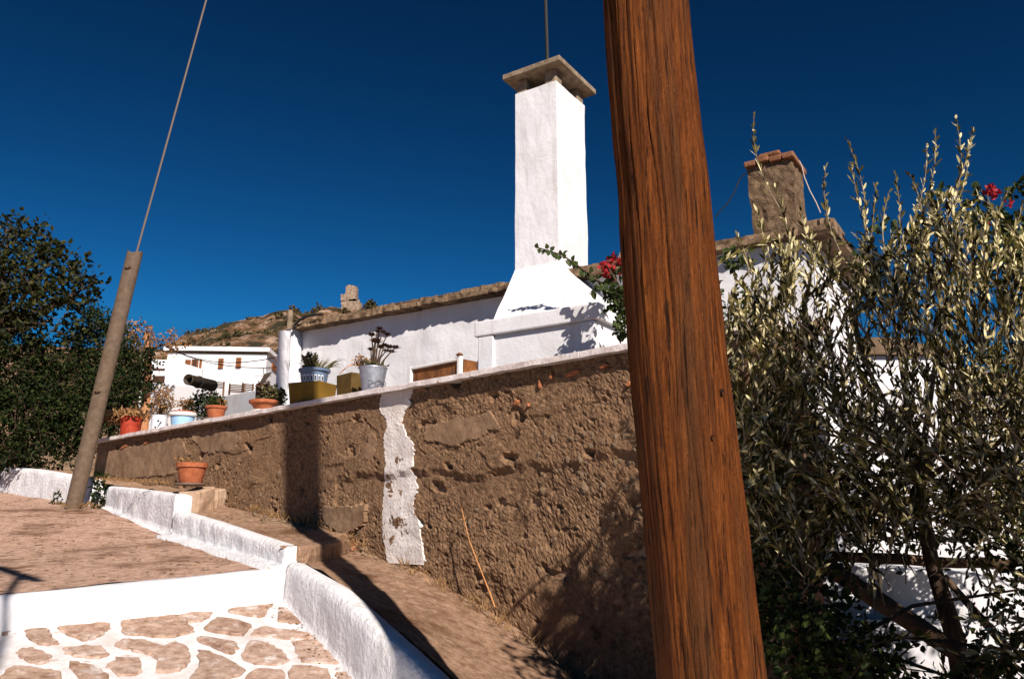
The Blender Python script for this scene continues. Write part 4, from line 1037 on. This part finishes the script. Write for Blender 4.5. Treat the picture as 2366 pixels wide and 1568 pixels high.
# ochre trough behind, metal bucket with aeonium
c = capspot(806, .36)
r = empty('ochre_trough', c - Vector((0, 0, .48)) + Vector((0, .25, 0)), 'tapered ochre trough behind the metal bucket, shade put into its dull colour', 'planter')
tapered_box(c + Vector((.06, .25, -.479)), R(43), .20, .15, .80, .82, M['trough'], r)
obj('filler', MB().lathe(c + Vector((.06, .25, -.479)), [(.10, .5), (.10, .70)], 12), M['soil'], r)
c = capspot(860, .17)
r = pot('metal_bucket', c, [(.098, 0), (.104, .004), (.104, .018), (.101, .02), (.135, .235), (.141, .24), (.141, .252), (.132, .252), (.125, .2)], M['galv'], 'galvanised metal bucket planted with tall dark aeonium', 'bucket', soil=(.13, .23))
for z, n_ in ((.045, 3), (.075, 3), (.10, 2)):
    pts = [c + Vector(((.104 + z * .155 + .006) * math.sin(t_), -(.104 + z * .155 + .006) * math.cos(t_), z + .008 * math.sin(t_ * 9 + z * 80))) for t_ in np.linspace(-.2, 1.9, 30)]
    obj('wire_wrap', MB().tube(pts, .0028, 5), M['cable'], r)
bushy(r, c + Vector((0, 0, .26)), .14, .03, 130, M['succ'], .05, .03, stems=3)
def rosette(p, rad, m, r):
    lv = Leaves(); n = 22; a = np.linspace(0, 6.28 * 3, n); el = np.linspace(.1, 1.1, n)
    D = np.stack([np.cos(a) * np.cos(el), np.sin(a) * np.cos(el), np.sin(el)], 1)
    lv.add(np.repeat(np.array([p]), n, 0), D, np.tile([0, 0, 1.], (n, 1)) - D * .2, rad * np.linspace(1.1, .6, n), rad * .55 * np.ones(n)); 
    return build_leaves(lv, m, r, 'rosette', kind=None, bend=-.15)
root_p = c + Vector((0, 0, .24))
for (zx, zy, rad) in ((1080, 530, .03), (1015, 580, .035), (1062, 553, .025), (1108, 557, .028), (1145, 578, .03), (1050, 632, .045), (1092, 682, .035), (1120, 665, .03), (1160, 680, .035), (1212, 684, .034), (1178, 718, .032), (1135, 712, .03), (1010, 700, .03)):
    p = at_y(572.8 + .2811 * zx, 609.8 + .2811 * zy, c.y + rnd.uniform(-.05, .05)); rosette(p - Vector((0, 0, rad * .5)), rad * 1.8, M['aeon'], r)
    mid = root_p.lerp(p, .55) + Vector((rnd.uniform(-.02, .02), 0, -.015)); obj('stem', MB().tube([root_p + Vector(((p.x - c.x) * .3, 0, 0)), mid, p], [.010, .008, .006], 6), M['bark'], r)
for k in range(9):
    a = k7.uniform(2.2, 4.0); pts = [c + Vector((.10 * math.cos(a), .05, .22))]; dd = Vector((math.cos(a) * .6, .1, 1.0)).normalized()
    for i in range(9): pts.append(pts[-1] + dd * .035); dd = (dd + Vector((-.10, 0, -.30))).normalized()
    obj('dry_stem', MB().tube(pts, .0022, 4), M['drystalk'], r)
bushy(r, c + Vector((-.12, .02, .32)), .08, .07, 60, M['drybrown'], .04, .02, stems=8)
# enamel rusty box frame
sA_ = spot(1093, .3); pA = capspot(1050, .27)
r = empty('rusty_enamel_box', WF.P(spot(1010, .3), .3, ZC), 'rusty old enamel box with chipped white edges on the wall cap', 'box')
q0 = capspot(944, .24); q1 = capspot(1062, .24); s0, _ = WF.st(q1); s1, _ = WF.st(q0)
hh0 = .21; hh1 = .20; ZB = ZC + .002
obj('panel', MB().fbox(WF, s0 + .03, s1 - .02, .262, .275, ZB, ZB + hh0 - .025), M['rust'], r)
obj('side_panel', MB().fbox(WF, s0 - .012, s0 + .0, .275, .44, ZB, ZB + hh0 - .02), M['rust'], r)
obj('back_panel', MB().fbox(WF, s0 + .03, s1 - .02, .43, .44, ZB, ZB + hh0 - .025), M['rust'], r)
bevel(obj('post', MB().fbox(WF, s0 - .005, s0 + .045, .235, .275, ZB, ZB + hh0 + .012), M['rustwhite'], r), .012)
bevel(obj('post', MB().fbox(WF, s1 - .03, s1 + .005, .235, .275, ZB, ZB + hh0), M['rustwhite'], r), .008)
bevel(obj('top_rail', MB().fbox(WF, s0 + .046, s1 - .031, .235, .44, ZB + hh0 - .03, ZB + hh0 - .004), M['rustwhite'], r), .006)
obj('corner_fitting', MB().lathe(WF.P(s0 + .02, .25, ZB + hh0 + .012), [(.03, 0), (.032, .01), (.02, .022), (.008, .026)], 16), M['rust'], r, smooth=True)
# lone pot on the landing
c = at_y(440, 1121, 8.95); c.z = at_y(440, 1121, 8.95).z
r = pot('terracotta_pot', c, [(.115, .018), (.12, .025), (.150, .195), (.166, .197), (.168, .245), (.160, .248), (.148, .248), (.14, .19)], M['terracotta'], 'lone terracotta pot on a saucer on the ground before the wall', 'pot', soil=(.146, .22))
obj('saucer', MB().lathe(c - Vector((.015, 0, 0)), [(.14, 0), (.155, .004), (.162, .024), (.152, .024), (.13, .014)], 32), M['saucer'], r, smooth=True)
bushy(r, c + Vector((-.09, 0, .26)), .10, .06, 60, M['drybrown'], .05, .02, stems=8)

# ------------------------------------------------------------------ vegetation
def branchy(pts, r0, r1): 
    n = len(pts); return (pts, [r0 + (r1 - r0) * i / (n - 1) for i in range(n)])
def clump_tree(name, label, clumps, trunk, m, cov, ln, wd, cat='tree', single=0, group=None, bias=(0, 0, .25), twig=.35):
    r = empty(name, trunk[0], label, cat, group); lv = Leaves(); mb = MB()
    for (c, rad) in clumps:
        c = np.array(c); rad = np.array(rad if hasattr(rad, '__len__') else (rad, rad, rad * .85)); area = math.pi * rad[0] * rad[2]
        ntw = max(4, int(cov * area / (ln * wd * .65) / 11))
        dirs = rdirs(ntw, (0, -.15, .15)); rr = nrs.uniform(.35, 1.0, (ntw, 1)) ** .5
        cen = c + dirs * rad * rr
        for q, dd in zip(cen, dirs):
            n = nrs.randint(8, 14); tw = dd * .6 + nrs.normal(size=3) * .5 + np.array([0, 0, .25]); tw /= np.linalg.norm(tw)
            f = nrs.uniform(0, 1, (n, 1)); p = q + tw * (f - .3) * twig + nrs.normal(size=(n, 3)) * ln * .5
            lv.add(p, rdirs(n, bias) + tw * .5, rdirs(n, (0, -.2, .8)), nrs.uniform(.6, 1.25, n) * ln, nrs.uniform(.7, 1.2, n) * wd)
            if nrs.rand() < .25: mb.tube([Vector(q - tw * twig * .6), Vector(q + tw * twig * .6)], [.006, .003], 4)
        mb.tube([Vector(trunk[1]), (Vector(trunk[1]) + Vector(c)) / 2 + Vector((0, 0, .1)), Vector(c)], [min(.05, trunk[2] * .5), min(.035, trunk[2] * .35), min(.015, trunk[2] * .2)], 6)
    obj('trunk', MB().tube([Vector(trunk[0]), (Vector(trunk[0]) + Vector(trunk[1])) / 2, Vector(trunk[1])], [trunk[2], trunk[2] * .8, trunk[2] * .6], 10), M['bark'], r, smooth=True)
    tag(obj('limbs', mb, M['bark'], r), kind='stuff')
    build_leaves(lv, m, r, 'crown', single=single); return r
def cl(px, py, Y, rx, rz=None):   # clump by bearing
    p = at_y(px, py, Y); k = Y / 1889; return (tuple(p), (rx * k, rx * k * .9, (rz or rx) * k))
g = lambda px, Y: Vector((at_y(px, 1000, Y).x, Y, land_z(at_y(px, 1000, Y).x, Y) - .2))
# big broadleaf tree at the left edge
clump_tree('broadleaf_tree', 'dark green broadleaf tree filling the left edge of the picture',
    [cl(-60, 640, 13, 95), cl(30, 590, 13, 62), cl(20, 680, 12.6, 90), cl(120, 650, 13, 66), cl(165, 615, 13.2, 34), cl(175, 680, 12.9, 42), cl(110, 740, 12.8, 80), cl(-40, 780, 12.8, 110), cl(90, 560, 13.4, 40), cl(215, 655, 13, 12, 10), cl(20, 530, 13.2, 30), cl(120, 590, 13, 34)],
    (g(-20, 13.2), at_y(-10, 800, 13.2), .16), M['broad'], 3.0, .105, .068, single=200, twig=.4)
# ivy hedges below
clump_tree('ivy_hedge', 'dark ivy covered hedge below the broadleaf tree at far left', [cl(30, 860, 13, 110, 90), cl(-60, 960, 13, 110), cl(60, 980, 12.9, 100), cl(140, 900, 13.3, 80), cl(120, 1030, 13.2, 70, 60), cl(20, 1090, 13.6, 70, 50), cl(-40, 1100, 13.4, 60, 40), cl(170, 1000, 13.3, 55)],
    (g(60, 13.4), at_y(60, 1000, 13.4), .08), M['ivy'], 4.4, .06, .045, 'hedge', single=120)
clump_tree('ivy_shrub', 'dense green shrub between the grey guard channel and the red tin', [cl(230, 800, 14.2, 70), cl(280, 850, 13.8, 72), cl(260, 930, 13.4, 70), cl(310, 880, 14.2, 45), cl(225, 985, 13.2, 40, 38), cl(210, 750, 14.6, 34, 40), cl(255, 760, 15, 26)],
    (g(260, 13.6) + Vector((0, 0, .2)), at_y(260, 950, 13.6), .07), M['ivy'], 4.2, .055, .042, 'shrub', single=80)
clump_tree('brown_tree', 'sparse brownish tree beside the far telegraph pole', [cl(318, 775, 24, 38, 28), cl(350, 770, 24, 26, 18), cl(300, 800, 24, 26), cl(375, 800, 25, 26, 16), cl(410, 790, 26, 34, 16), cl(385, 812, 25, 24, 12)],
    (Vector((at_y(325, 800, 24).x, 24, 4)), at_y(325, 820, 24), .12), M['drybrown'], 1.8, .12, .06)

# ------------------------------------------------------------------ olive tree
def shoot(lv, mb, base, tip, nleaf, ln, wd, rad=.004, curve=.16):
    base = Vector(base); tip = Vector(tip); d = tip - base; L = d.length; dn = d.normalized()
    side = dn.orthogonal().normalized() * rnd.uniform(-1, 1) + dn.cross(dn.orthogonal()).normalized() * rnd.uniform(-1, 1)
    mid = (base + tip) / 2 + side * curve * L
    pts = [((1 - f) ** 2) * base + 2 * f * (1 - f) * mid + f * f * tip for f in [i / 6 for i in range(7)]]
    mb.tube(pts, [rad * (1 - .7 * i / 6) for i in range(7)], 4, cap=False)
    for k in range(nleaf):
        f = .12 + .88 * (k + rnd.uniform(0, .4)) / nleaf; i = min(5, int(f * 6)); p = pts[i].lerp(pts[i + 1], f * 6 - i); t = (pts[i + 1] - pts[i]).normalized()
        o_ = t.orthogonal().normalized(); a = (k % 4) * 1.57 + rnd.uniform(-.5, .5) + (0.78 if k % 2 else 0); o_ = (o_ * math.cos(a) + t.cross(o_) * math.sin(a))
        dd = t * rnd.uniform(.9, 1.5) + o_ * rnd.uniform(.25, .7) + Vector((0, 0, .12)) + Vector((rnd.gauss(0, .12), rnd.gauss(0, .12), rnd.gauss(-.08, .15))); s_ = (1.0 if f < .8 else 1.25 - .55 * f)
        lv.add(np.array([p]), np.array([dd]), np.array([o_ * -.4 + Vector((.25, -.75, .35)) + Vector((rnd.gauss(0, .6), rnd.gauss(0, .6), rnd.gauss(0, .6)))]), np.array([ln * rnd.uniform(.5, 1.3) * s_]), np.array([wd * rnd.uniform(.8, 1.2)]))
ot_base = at_y(2215, 1500, 4.55); ot_base.z = ground_z(0, 4.5) + .0
olive = empty('olive_tree', ot_base, 'olive tree with slender silvery leaves filling the right side', 'tree')
mbT = MB(); lv = Leaves(); mbS = MB()
j0 = at_y(2205, 1470, 4.55); j1 = at_y(2150, 1290, 4.6); j2 = at_y(2120, 1120, 4.6)
obj('trunk', MB().tube([ot_base, ot_base.lerp(j0, .6) + Vector((.02, 0, 0)), j0, j1, j2], [.065, .058, .05, .04, .034], 10), M['bark'], olive, smooth=True)
for (px, py, Y) in ((1980, 800, 4.5), (2060, 700, 4.7), (2200, 640, 4.6), (2330, 700, 4.4), (1850, 860, 4.3), (2280, 900, 4.2), (1760, 760, 4.6), (1960, 1000, 4.0), (2380, 1000, 4.3)):
    e = at_y(px, py, Y); mbT.tube([j2, j2.lerp(e, .5) + Vector((0, 0, .06)), e], [.022, .014, .007], 6)
# long straight outward canes
for (a, b, Y) in (((1800, 700), (2365, 1260), 3.75), ((2050, 780), (2330, 1020), 3.9), ((1880, 620), (2020, 800), 3.9), ((2230, 880), (2420, 1100), 3.7)):
    mbT.tube([at_y(*a, Y), at_y((a[0] + b[0]) / 2, (a[1] + b[1]) / 2 - 12, Y), at_y(*b, Y + .2)], [.003, .005, .007], 5)
tag(obj('branches', mbT, M['olivebark'], olive), kind='stuff')
LNN, WDD = .063, .0136
HERO = [((1800, 480), (1742, 262), 4.3), ((1992, 600), (1957, 325), 4.4), ((1940, 580), (1907, 385), 4.5), ((2002, 640), (2024, 425), 4.5), ((2062, 660), (2068, 400), 4.4), ((2062, 600), (2140, 330), 4.3), ((2100, 560), (2160, 300), 4.5),
        ((2182, 520), (2206, 272), 4.2), ((2192, 470), (2248, 296), 4.25), ((2170, 520), (2235, 345), 4.3), ((2260, 660), (2362, 470), 4.1), ((1890, 640), (1850, 480), 4.4), ((1790, 640), (1745, 480), 4.4), ((1830, 600), (1790, 430), 4.5),
        ((2010, 560), (1965, 380), 4.6), ((2300, 560), (2330, 440), 4.4), ((1730, 640), (1700, 540), 4.3), ((2130, 560), (2100, 400), 4.5), ((2040, 560), (2055, 440), 4.2)]
for (a, b, Y) in HERO: shoot(lv, mbS, at_y(*a, Y), at_y(*b, Y + rnd.uniform(-.1, .1)), int(math.dist(a, b) / 6.0), LNN * .95, WDD)
TOP = [(1660, 720), (1700, 620), (1800, 540), (1900, 520), (2000, 540), (2060, 520), (2150, 430), (2250, 430), (2330, 520), (2600, 480)]
cnt = 0
while cnt < 930:
    px = rnd.uniform(1690, 2450); ty = lerp_tab(TOP, px); py = rnd.uniform(ty, 1240)
    if 1985 < px < 2100 and 610 < py < 860 and rnd.random() < .8: continue
    if px < 1960 and py < 980 and rnd.random() < .38: continue
    if px > 2000 and py > 1180: continue
    Y = rnd.uniform(3.75, 5.1); tip = at_y(px, py, Y)
    up = 1.0 if py < 900 else .35
    d = Vector((rnd.gauss(-.03, .36), rnd.gauss(0, .30), up * rnd.uniform(.7, 1.3) + rnd.gauss(0, .15))).normalized(); ln = rnd.uniform(.28, .55)
    shoot(lv, mbS, tip - d * ln, tip, int(ln * 72), LNN, WDD, .003); cnt += 1
# drooping lower sprays at the right bottom
for _ in range(60):
    px = rnd.uniform(2120, 2440); py = rnd.uniform(1230, 1600); Y = rnd.uniform(3.6, 4.6); 
    if px < 2250 and py < 1420: continue
    tip = at_y(px, py, Y); d = Vector((rnd.gauss(-.4, .5), rnd.gauss(0, .3), rnd.gauss(.2, .5))).normalized(); ln = rnd.uniform(.2, .4)
    shoot(lv, mbS, tip - d * ln, tip, int(ln * 60), LNN, WDD, .003)
tag(obj('twigs', mbS, M['olivebark'], olive), kind='stuff')
build_leaves(lv, M['olive'], olive, 'crown', single=300, fold=.12, bend=.06, blunt=.92)

# ------------------------------------------------------------------ bougainvillea beside the chimney and at the right
def vine(name, label, clumps, stems, flowers, Yf, m, ln=.06):
    r = empty(name, stems[0][0], label, 'vine'); lv = Leaves(); mb = MB()
    for st in stems: mb.tube(st, [.014 * (1 - .6 * i / (len(st) - 1)) for i in range(len(st))], 6)
    obj('stems', mb, M['bark'], r)
    for (c, rad, n) in clumps:
        p = np.array(c) + rdirs(n) * np.array(rad) * nrs.uniform(.2, 1, (n, 1)) ** .5
        lv.add(p, rdirs(n, (0, 0, -.4)), rdirs(n, (0, -.6, .6)), nrs.uniform(.7, 1.3, n) * ln, nrs.uniform(.7, 1.2, n) * ln * .75)
    build_leaves(lv, m, r, 'leaves', single=60)
    fl = Leaves()
    for (px, py, rad, n) in flowers:
        p = np.array(at_y(px, py, Yf)) + rdirs(n) * rad * nrs.uniform(.2, 1, (n, 1)); fl.add(p, rdirs(n), rdirs(n), nrs.uniform(.03, .045, n), nrs.uniform(.025, .04, n))
    if flowers: build_leaves(fl, M['flower'], r, 'flowers', kind='stuff')
    return r
Yv = 6.45
def C(px, py, Y, rx, rz, n): k = Y / 1889; return (tuple(at_y(px, py, Y)), (rx * k, .15, rz * k), n)
vs1 = [[Vector((at_y(1450, 800, Yv).x, Yv, 2.36)), at_y(1450, 740, Yv), at_y(1430, 660, Yv), at_y(1400, 610, Yv)], [at_y(1440, 700, Yv), at_y(1405, 668, Yv + .15), at_y(1350, 625, Yv + .38), at_y(1300, 590, Yv + .55), at_y(1242, 572, Yv + .62)]]
v1 = vine('bougainvillea', 'red flowering bougainvillea climbing beside the white chimney', [C(1430, 690, Yv, 40, 45, 150), C(1445, 755, Yv, 30, 30, 90), C(1420, 620, Yv + .2, 40, 28, 90), C(1480, 700, Yv, 50, 90, 150), C(1385, 668, Yv - .1, 22, 14, 26),
    C(1600, 700, Yv, 90, 80, 200), C(1720, 740, Yv - .2, 70, 90, 170), C(1790, 830, 5.9, 70, 60, 150), C(1700, 600, Yv - .4, 40, 30, 70)], vs1, [(1400, 620, .09, 60), (1432, 605, .06, 25), (1415, 600, .05, 14), (1420, 650, .03, 8), (1715, 655, .03, 6), (1445, 628, .04, 12)], Yv + .05, M['boug'])
lf = Leaves(); arc = vs1[1]
for k in range(46):
    f = k / 45 * 3.999; i = int(f) ; p = arc[1 + min(i, 3) - 1].lerp(arc[min(i + 1, 4)], f - int(f)) if i < 4 else arc[4]
    s_ = 1.35 - .45 * k / 45
    lf.add(np.array([p]) + nrs.normal(size=(1, 3)) * .008, np.array([[rnd.uniform(-.4, .6), -.2, rnd.choice([-1, -.8, .3])]]), np.array([[rnd.gauss(0, .4), -1, .5]]), np.array([.062 * s_]), np.array([.05 * s_]))
build_leaves(lf, M['boug'], v1, 'leaves', single=46)
vs2 = [[Vector((at_y(2420, 900, 5.6).x, 5.6, .4)), at_y(2410, 800, 5.6), at_y(2330, 560, 5.6), at_y(2260, 430, 5.6)]]
vine('bougainvillea', 'dark bougainvillea with magenta flowers above the olive at the right edge', [C(2290, 530, 5.6, 60, 60, 150), C(2350, 560, 5.6, 70, 80, 240), C(2240, 470, 5.6, 30, 50, 60), C(2350, 440, 5.6, 34, 26, 40), C(2400, 650, 5.6, 90, 110, 300), C(2170, 450, 5.6, 26, 24, 26), C(2260, 640, 5.7, 70, 50, 150), C(2040, 520, 5.6, 30, 14, 18), C(2000, 590, 5.6, 26, 14, 14)],
     vs2, [(2288, 440, .05, 26), (2300, 452, .04, 14), (2280, 520, .015, 4), (2330, 470, .02, 5), (2275, 548, .012, 3)], 5.55, M['boug'])

# ------------------------------------------------------------------ lower right: white walls, logs, dark shrub
def rblock(p0, p1, Y0, Y1, zb, th, label, m='white', name='terrace_wall'): return wall_px(p0, p1, Y0, Y1, zb, th, label, name, m)
rblock((1890, 1302), (2420, 1330), 6.1, 5.6, .3, 1.0, 'white terrace wall seen through the olive trunk at lower right')
rblock((2010, 1448), (2420, 1440), 5.5, 5.2, .2, .45, 'lower white ledge before the terrace wall at lower right')
rblock((1930, 885), (2480, 930), 9.2, 8.6, .5, .3, 'pale wall of the neighbouring yard behind the olive leaves')
sw = rblock((1800, 893), (1905, 965), 6.9, 6.3, .8, .14, 'slanting white stair wall right of the wooden pole')
a = at_y(2010, 745, 12); b = at_y(2085, 745, 12)
nr_ = empty('tiled_roof', Vector((a.x, 12, a.z - .6)), 'small far brown roof glimpsed through the olive gap', 'roof')
obj('roof_plane', MB().hexa([a + Vector((-.3, 0, -.5)), b + Vector((.9, 0, -.5)), b + Vector((.9, 2, -.5)), a + Vector((-.3, 2, -.5)), a + Vector((.1, 1, 0)), b + Vector((.4, 1, 0)), b + Vector((.4, 1.1, 0)), a + Vector((.1, 1.1, 0))]), M['stonechim'], nr_)
obj('wall', MB().hexa([Vector((a.x - .2, 12.1, .5)), Vector((b.x + .8, 12.1, .5)), Vector((b.x + .8, 13.9, .5)), Vector((a.x - .2, 13.9, .5)), Vector((a.x - .2, 12.1, a.z - .51)), Vector((b.x + .8, 12.1, a.z - .51)), Vector((b.x + .8, 13.9, a.z - .51)), Vector((a.x - .2, 13.9, a.z - .51))]), M['farwhite'], nr_)
rf = empty('log_frame', Vector((at_y(1845, 1300, 4.9).x, 4.9, .3)), 'rough dark log frame with a diagonal brace at lower right', 'log frame')
obj('post', MB().tube([Vector((at_y(1845, 1300, 4.9).x, 4.9, .3)), at_y(1845, 1300, 4.9), at_y(1835, 1060, 4.9)], [.075, .07, .065], 12), M['log'], rf, smooth=True)
def rough_log(pts, rads, r, name):
    o = obj(name, MB().tube(pts, rads, 12), M['log'], r, smooth=True); return o
A_, B_ = at_y(1885, 1290, 4.75), at_y(2290, 1560, 4.2)
rough_log([A_.lerp(B_, f) + Vector((0, 0, .012 * nz(f * 5, 3))) for f in [i / 8 for i in range(9)]], [.05 + .006 * nz(f * 6, 1) for f in [i / 8 for i in range(9)]], rf, 'brace')
A_, B_ = at_y(1850, 1280, 4.85), at_y(2330, 1304, 4.8)
rough_log([A_.lerp(B_, f) + Vector((0, 0, .01 * nz(f * 5, 8))) for f in [i / 8 for i in range(9)]], [.032 + .004 * nz(f * 6, 4) for f in [i / 8 for i in range(9)]], rf, 'rail')
A_, B_ = at_y(2180, 1330, 4.6), at_y(2330, 1500, 4.4)
rough_log([A_, A_.lerp(B_, .5), B_], [.018, .022, .025], rf, 'brace')
a = at_y(1715, 945, 5.0); b = at_y(1765, 890, 5.15)
lg = obj('beam_stub', MB().tube([a, b, b + (b - a) * 3], .05, 10), M['log'], loc=a); tag(lg, 'grey wooden beam end poking out right of the pole', 'beam')
sh = clump_tree('dark_shrub', 'dark rounded leaf shrub at the foot of the wooden pole', [cl(1780, 1480, 3.9, 110), cl(1880, 1420, 4.1, 90), cl(1960, 1520, 4.0, 110, 80), cl(1860, 1560, 3.7, 110), cl(1720, 1400, 4.3, 80), cl(2060, 1590, 3.8, 90, 60), cl(1760, 1340, 4.5, 70), cl(2060, 1530, 4.0, 50, 40), cl(2330, 1500, 4.0, 70, 80), cl(2360, 1360, 4.3, 50, 90), cl(2270, 1590, 3.8, 80, 50)],
    (Vector((1.3, 4.1, .1)), at_y(1850, 1540, 4.1), .03), M['dkleaf'], 3.0, .042, .034, 'shrub', single=120, twig=.14)
clump_tree('dark_shrub', 'leafy dark shrub under the olive crown between pole and log frame', [cl(1780, 1180, 4.7, 90), cl(1900, 1120, 5.0, 90), cl(1760, 1010, 4.9, 80), cl(2000, 1160, 5.0, 90, 70), cl(2120, 1180, 5.1, 90, 60), cl(1700, 1290, 4.8, 60), cl(2250, 1190, 5.1, 90, 60), cl(2380, 1230, 5.0, 90, 70), cl(2340, 860, 5.3, 50, 70), cl(1800, 900, 5.1, 60, 40), cl(1730, 860, 5.2, 50, 60), cl(2360, 1100, 5.2, 60, 90), cl(2080, 1240, 5.25, 70, 36), cl(2200, 1250, 5.2, 70, 34), cl(2320, 1240, 5.2, 70, 44), cl(1960, 1235, 5.2, 60, 40)],
    (Vector((1.75, 5.0, .2)), at_y(1850, 1200, 4.9), .04), M['dkleaf'], 2.6, .055, .035, 'shrub', single=60, twig=.2)

# ------------------------------------------------------------------ weeds, dry grass, stalk
def tuft(lv, p, n, h, spread):
    d = rdirs(n) * np.array([spread, spread, 0]) + np.array([0, 0, 1.]); lv.add(np.repeat(np.array([p]), n, 0) + nrs.normal(size=(n, 3)) * np.array([.03, .03, 0]), d, rdirs(n), nrs.uniform(.4, 1.1, n) * h, np.full(n, .006))
lv = Leaves()
for i in range(70):
    s = rnd.uniform(-.9, 5.2); 
    if 2.55 < s < 3.0: continue
    z = base_z(s); p = WF.P(s, TW - rnd.uniform(.0, .16), z + .0); tuft(lv, np.array(p), rnd.randint(4, 12), rnd.uniform(.04, .14), .9)
for i in range(110):
    s = rnd.uniform(-1.0, .9); p = WF.P(s, TW - rnd.uniform(.02, .55), base_z(s) - .05); tuft(lv, np.array(p), rnd.randint(6, 16), rnd.uniform(.06, .2), 1.1)
for i in range(26):
    f = rnd.random(); p = at_y(210 + f * 220, 1108 + f * 12, 9.9 - f * .8); tuft(lv, np.array(p), 8, .08, 1.4)
for i in range(16):
    p = gb + Vector((rnd.gauss(.1, .18), rnd.gauss(-.02, .1), 0)); p.z = land_z(p.x, p.y) + .02; tuft(lv, np.array(p), 9, .12, 1.2)
for i in range(170):
    q = rnd.uniform(.3, 8); d = SA + SD * abs(rnd.gauss(0, .8)) + QD * q + WD * .2; p = np.array([[d.x, d.y, land_z(d.x, d.y) + .012]])
    lv.add(p, rdirs(1, (0, 0, 0)) * np.array([1, 1, .25]), np.array([[rnd.gauss(0, .3), rnd.gauss(0, .3), 1]]), np.array([rnd.uniform(.02, .045)]), np.array([rnd.uniform(.01, .022)]))
for i in range(120):
    k = rnd.randint(0, 4); f = rnd.random(); a, b = KB[k], KB[k + 1]; x = a[0] + (b[0] - a[0]) * f - abs(rnd.gauss(.06, .07)); y = a[1] + (b[1] - a[1]) * f - .04
    lv.add(np.array([[x, y, lower_z(x, y) + .014]]), rdirs(1) * np.array([1, 1, .25]), np.array([[rnd.gauss(0, .3), rnd.gauss(0, .3), 1]]), np.array([rnd.uniform(.015, .04)]), np.array([rnd.uniform(.008, .02)]))
o = build_leaves(lv, M['grassdry'], None, 'dry_grass'); tag(o, 'dry straw coloured grass and litter along wall foot and path edges', 'grass', kind='stuff')
q = [(1143, 1402), (1132, 1370), (1118, 1335), (1100, 1290), (1083, 1245), (1072, 1200), (1066, 1172)]
pts = []
for i, (px, py) in enumerate(q):
    s, z = WF.sz(px, py, TW - .16 + .012 * i); pts.append(WF.P(s, TW - .16 + .012 * i, z))
ds = empty('dry_stalk', pts[0], 'thin orange dry weed stalk leaning against the wall', 'weed')
obj('stem', MB().tube(pts, [.006, .006, .005, .005, .004, .004, .003], 6), M['drystalk'], ds)
lv = Leaves(); 
for p in pts[3:]: n = 7; lv.add(np.repeat(np.array([p]), n, 0), rdirs(n, (0, 0, .8)), rdirs(n), np.full(n, .05), np.full(n, .006))
build_leaves(lv, M['grassdry'], ds, 'seed_heads', kind=None)
lv = Leaves(); wp = empty('green_weed', gb + Vector((.3, .1, .05)), 'dark green weed growing behind the foot of the grey guard channel', 'weed')
n = 160; lv.add(np.array(gb + Vector((.26, .12, .28))) + rdirs(n) * np.array([.09, .08, .26]), rdirs(n, (0, 0, .5)), rdirs(n), nrs.uniform(.05, .09, n), nrs.uniform(.02, .04, n)); build_leaves(lv, M['ivy'], wp, 'leaves')
obj('stem', MB().tube([gb + Vector((.26, .12, -.05)), gb + Vector((.26, .12, .4))], .008, 5), M['bark'], wp)
lv = Leaves(); p = at_y(130, 1172, 11.3); wp = empty('sprig_weed', p, 'small sprig weed against the white kerb left of the guard channel', 'weed')
n = 60; lv.add(np.array(p + Vector((0, 0, .1))) + rdirs(n) * np.array([.06, .05, .1]), rdirs(n, (0, 0, 1)), rdirs(n), nrs.uniform(.04, .08, n), nrs.uniform(.012, .025, n)); build_leaves(lv, M['broad'], wp, 'leaves')
obj('stem', MB().tube([p - Vector((0, 0, .05)), p + Vector((0, 0, .15))], .005, 5), M['bark'], wp)

# ------------------------------------------------------------------ things beyond the frame whose shade falls into it
gx, gy = 3.1, 1.75
clump_tree('shade_tree', 'leafy tree standing just beyond the right edge of the view', [((gx + a, gy + b, z), (r_, r_, r_ * .85)) for a, b, z, r_ in
    ((-.45, .1, 1.7, .62), (.4, -.1, 1.8, .7), (-.35, .3, 2.6, .62), (.35, 0, 2.7, .7), (-.2, 0, 3.35, .55), (.4, .2, 3.4, .5), (-.75, .1, 3.5, .5), (-.5, .1, 4.1, .5), (-.1, 0, 4.2, .45), (-.85, .05, 2.9, .4), (-.85, .1, 2.0, .5), (-1.0, .15, 2.5, .45), (-.9, 0, 1.5, .45), (-.95, .05, 3.75, .45), (-1.15, .1, 3.2, .38), (-.1, .5, 2.1, .55), (-.5, .35, 1.1, .5), (.3, .3, 1.0, .55))],
    (Vector((gx, gy, -.1)), Vector((gx, gy, 1.6)), .09), M['dkleaf'], 2.4, .07, .045)
def on_land(px, py):
    d = ray(px, py); k = 2.0
    while k < 16 and EYE.z + d.z * k > land_z(d.x * k, d.y * k): k += .01
    return EYE + d * k
SH = Vector((SUN.x, SUN.y, SUN.z)) * (7.0 / math.hypot(SUN.x, SUN.y))
h0, h1, hm, pe = [on_land(*q) + SH for q in ((-70, 1290), (95, 1342), (45, 1326), (-30, 1440))]
lp = empty('street_lamp', Vector((pe.x, pe.y, lower_z(pe.x, pe.y))), 'street lamp on a thin post behind the viewpoint', 'lamp')
obj('post', MB().tube([Vector((pe.x, pe.y, lower_z(pe.x, pe.y) - .1)), pe], [.05, .035], 10), M['guard'], lp)
obj('arm', MB().tube([pe, pe.lerp(hm, .5) + Vector((0, 0, .05)), hm], .03, 8), M['guard'], lp)
obj('lamp_head', MB().tube([h0, h0.lerp(h1, .1), h0.lerp(h1, .9), h1], [.03, .05, .05, .03], 10), M['guard'], lp)
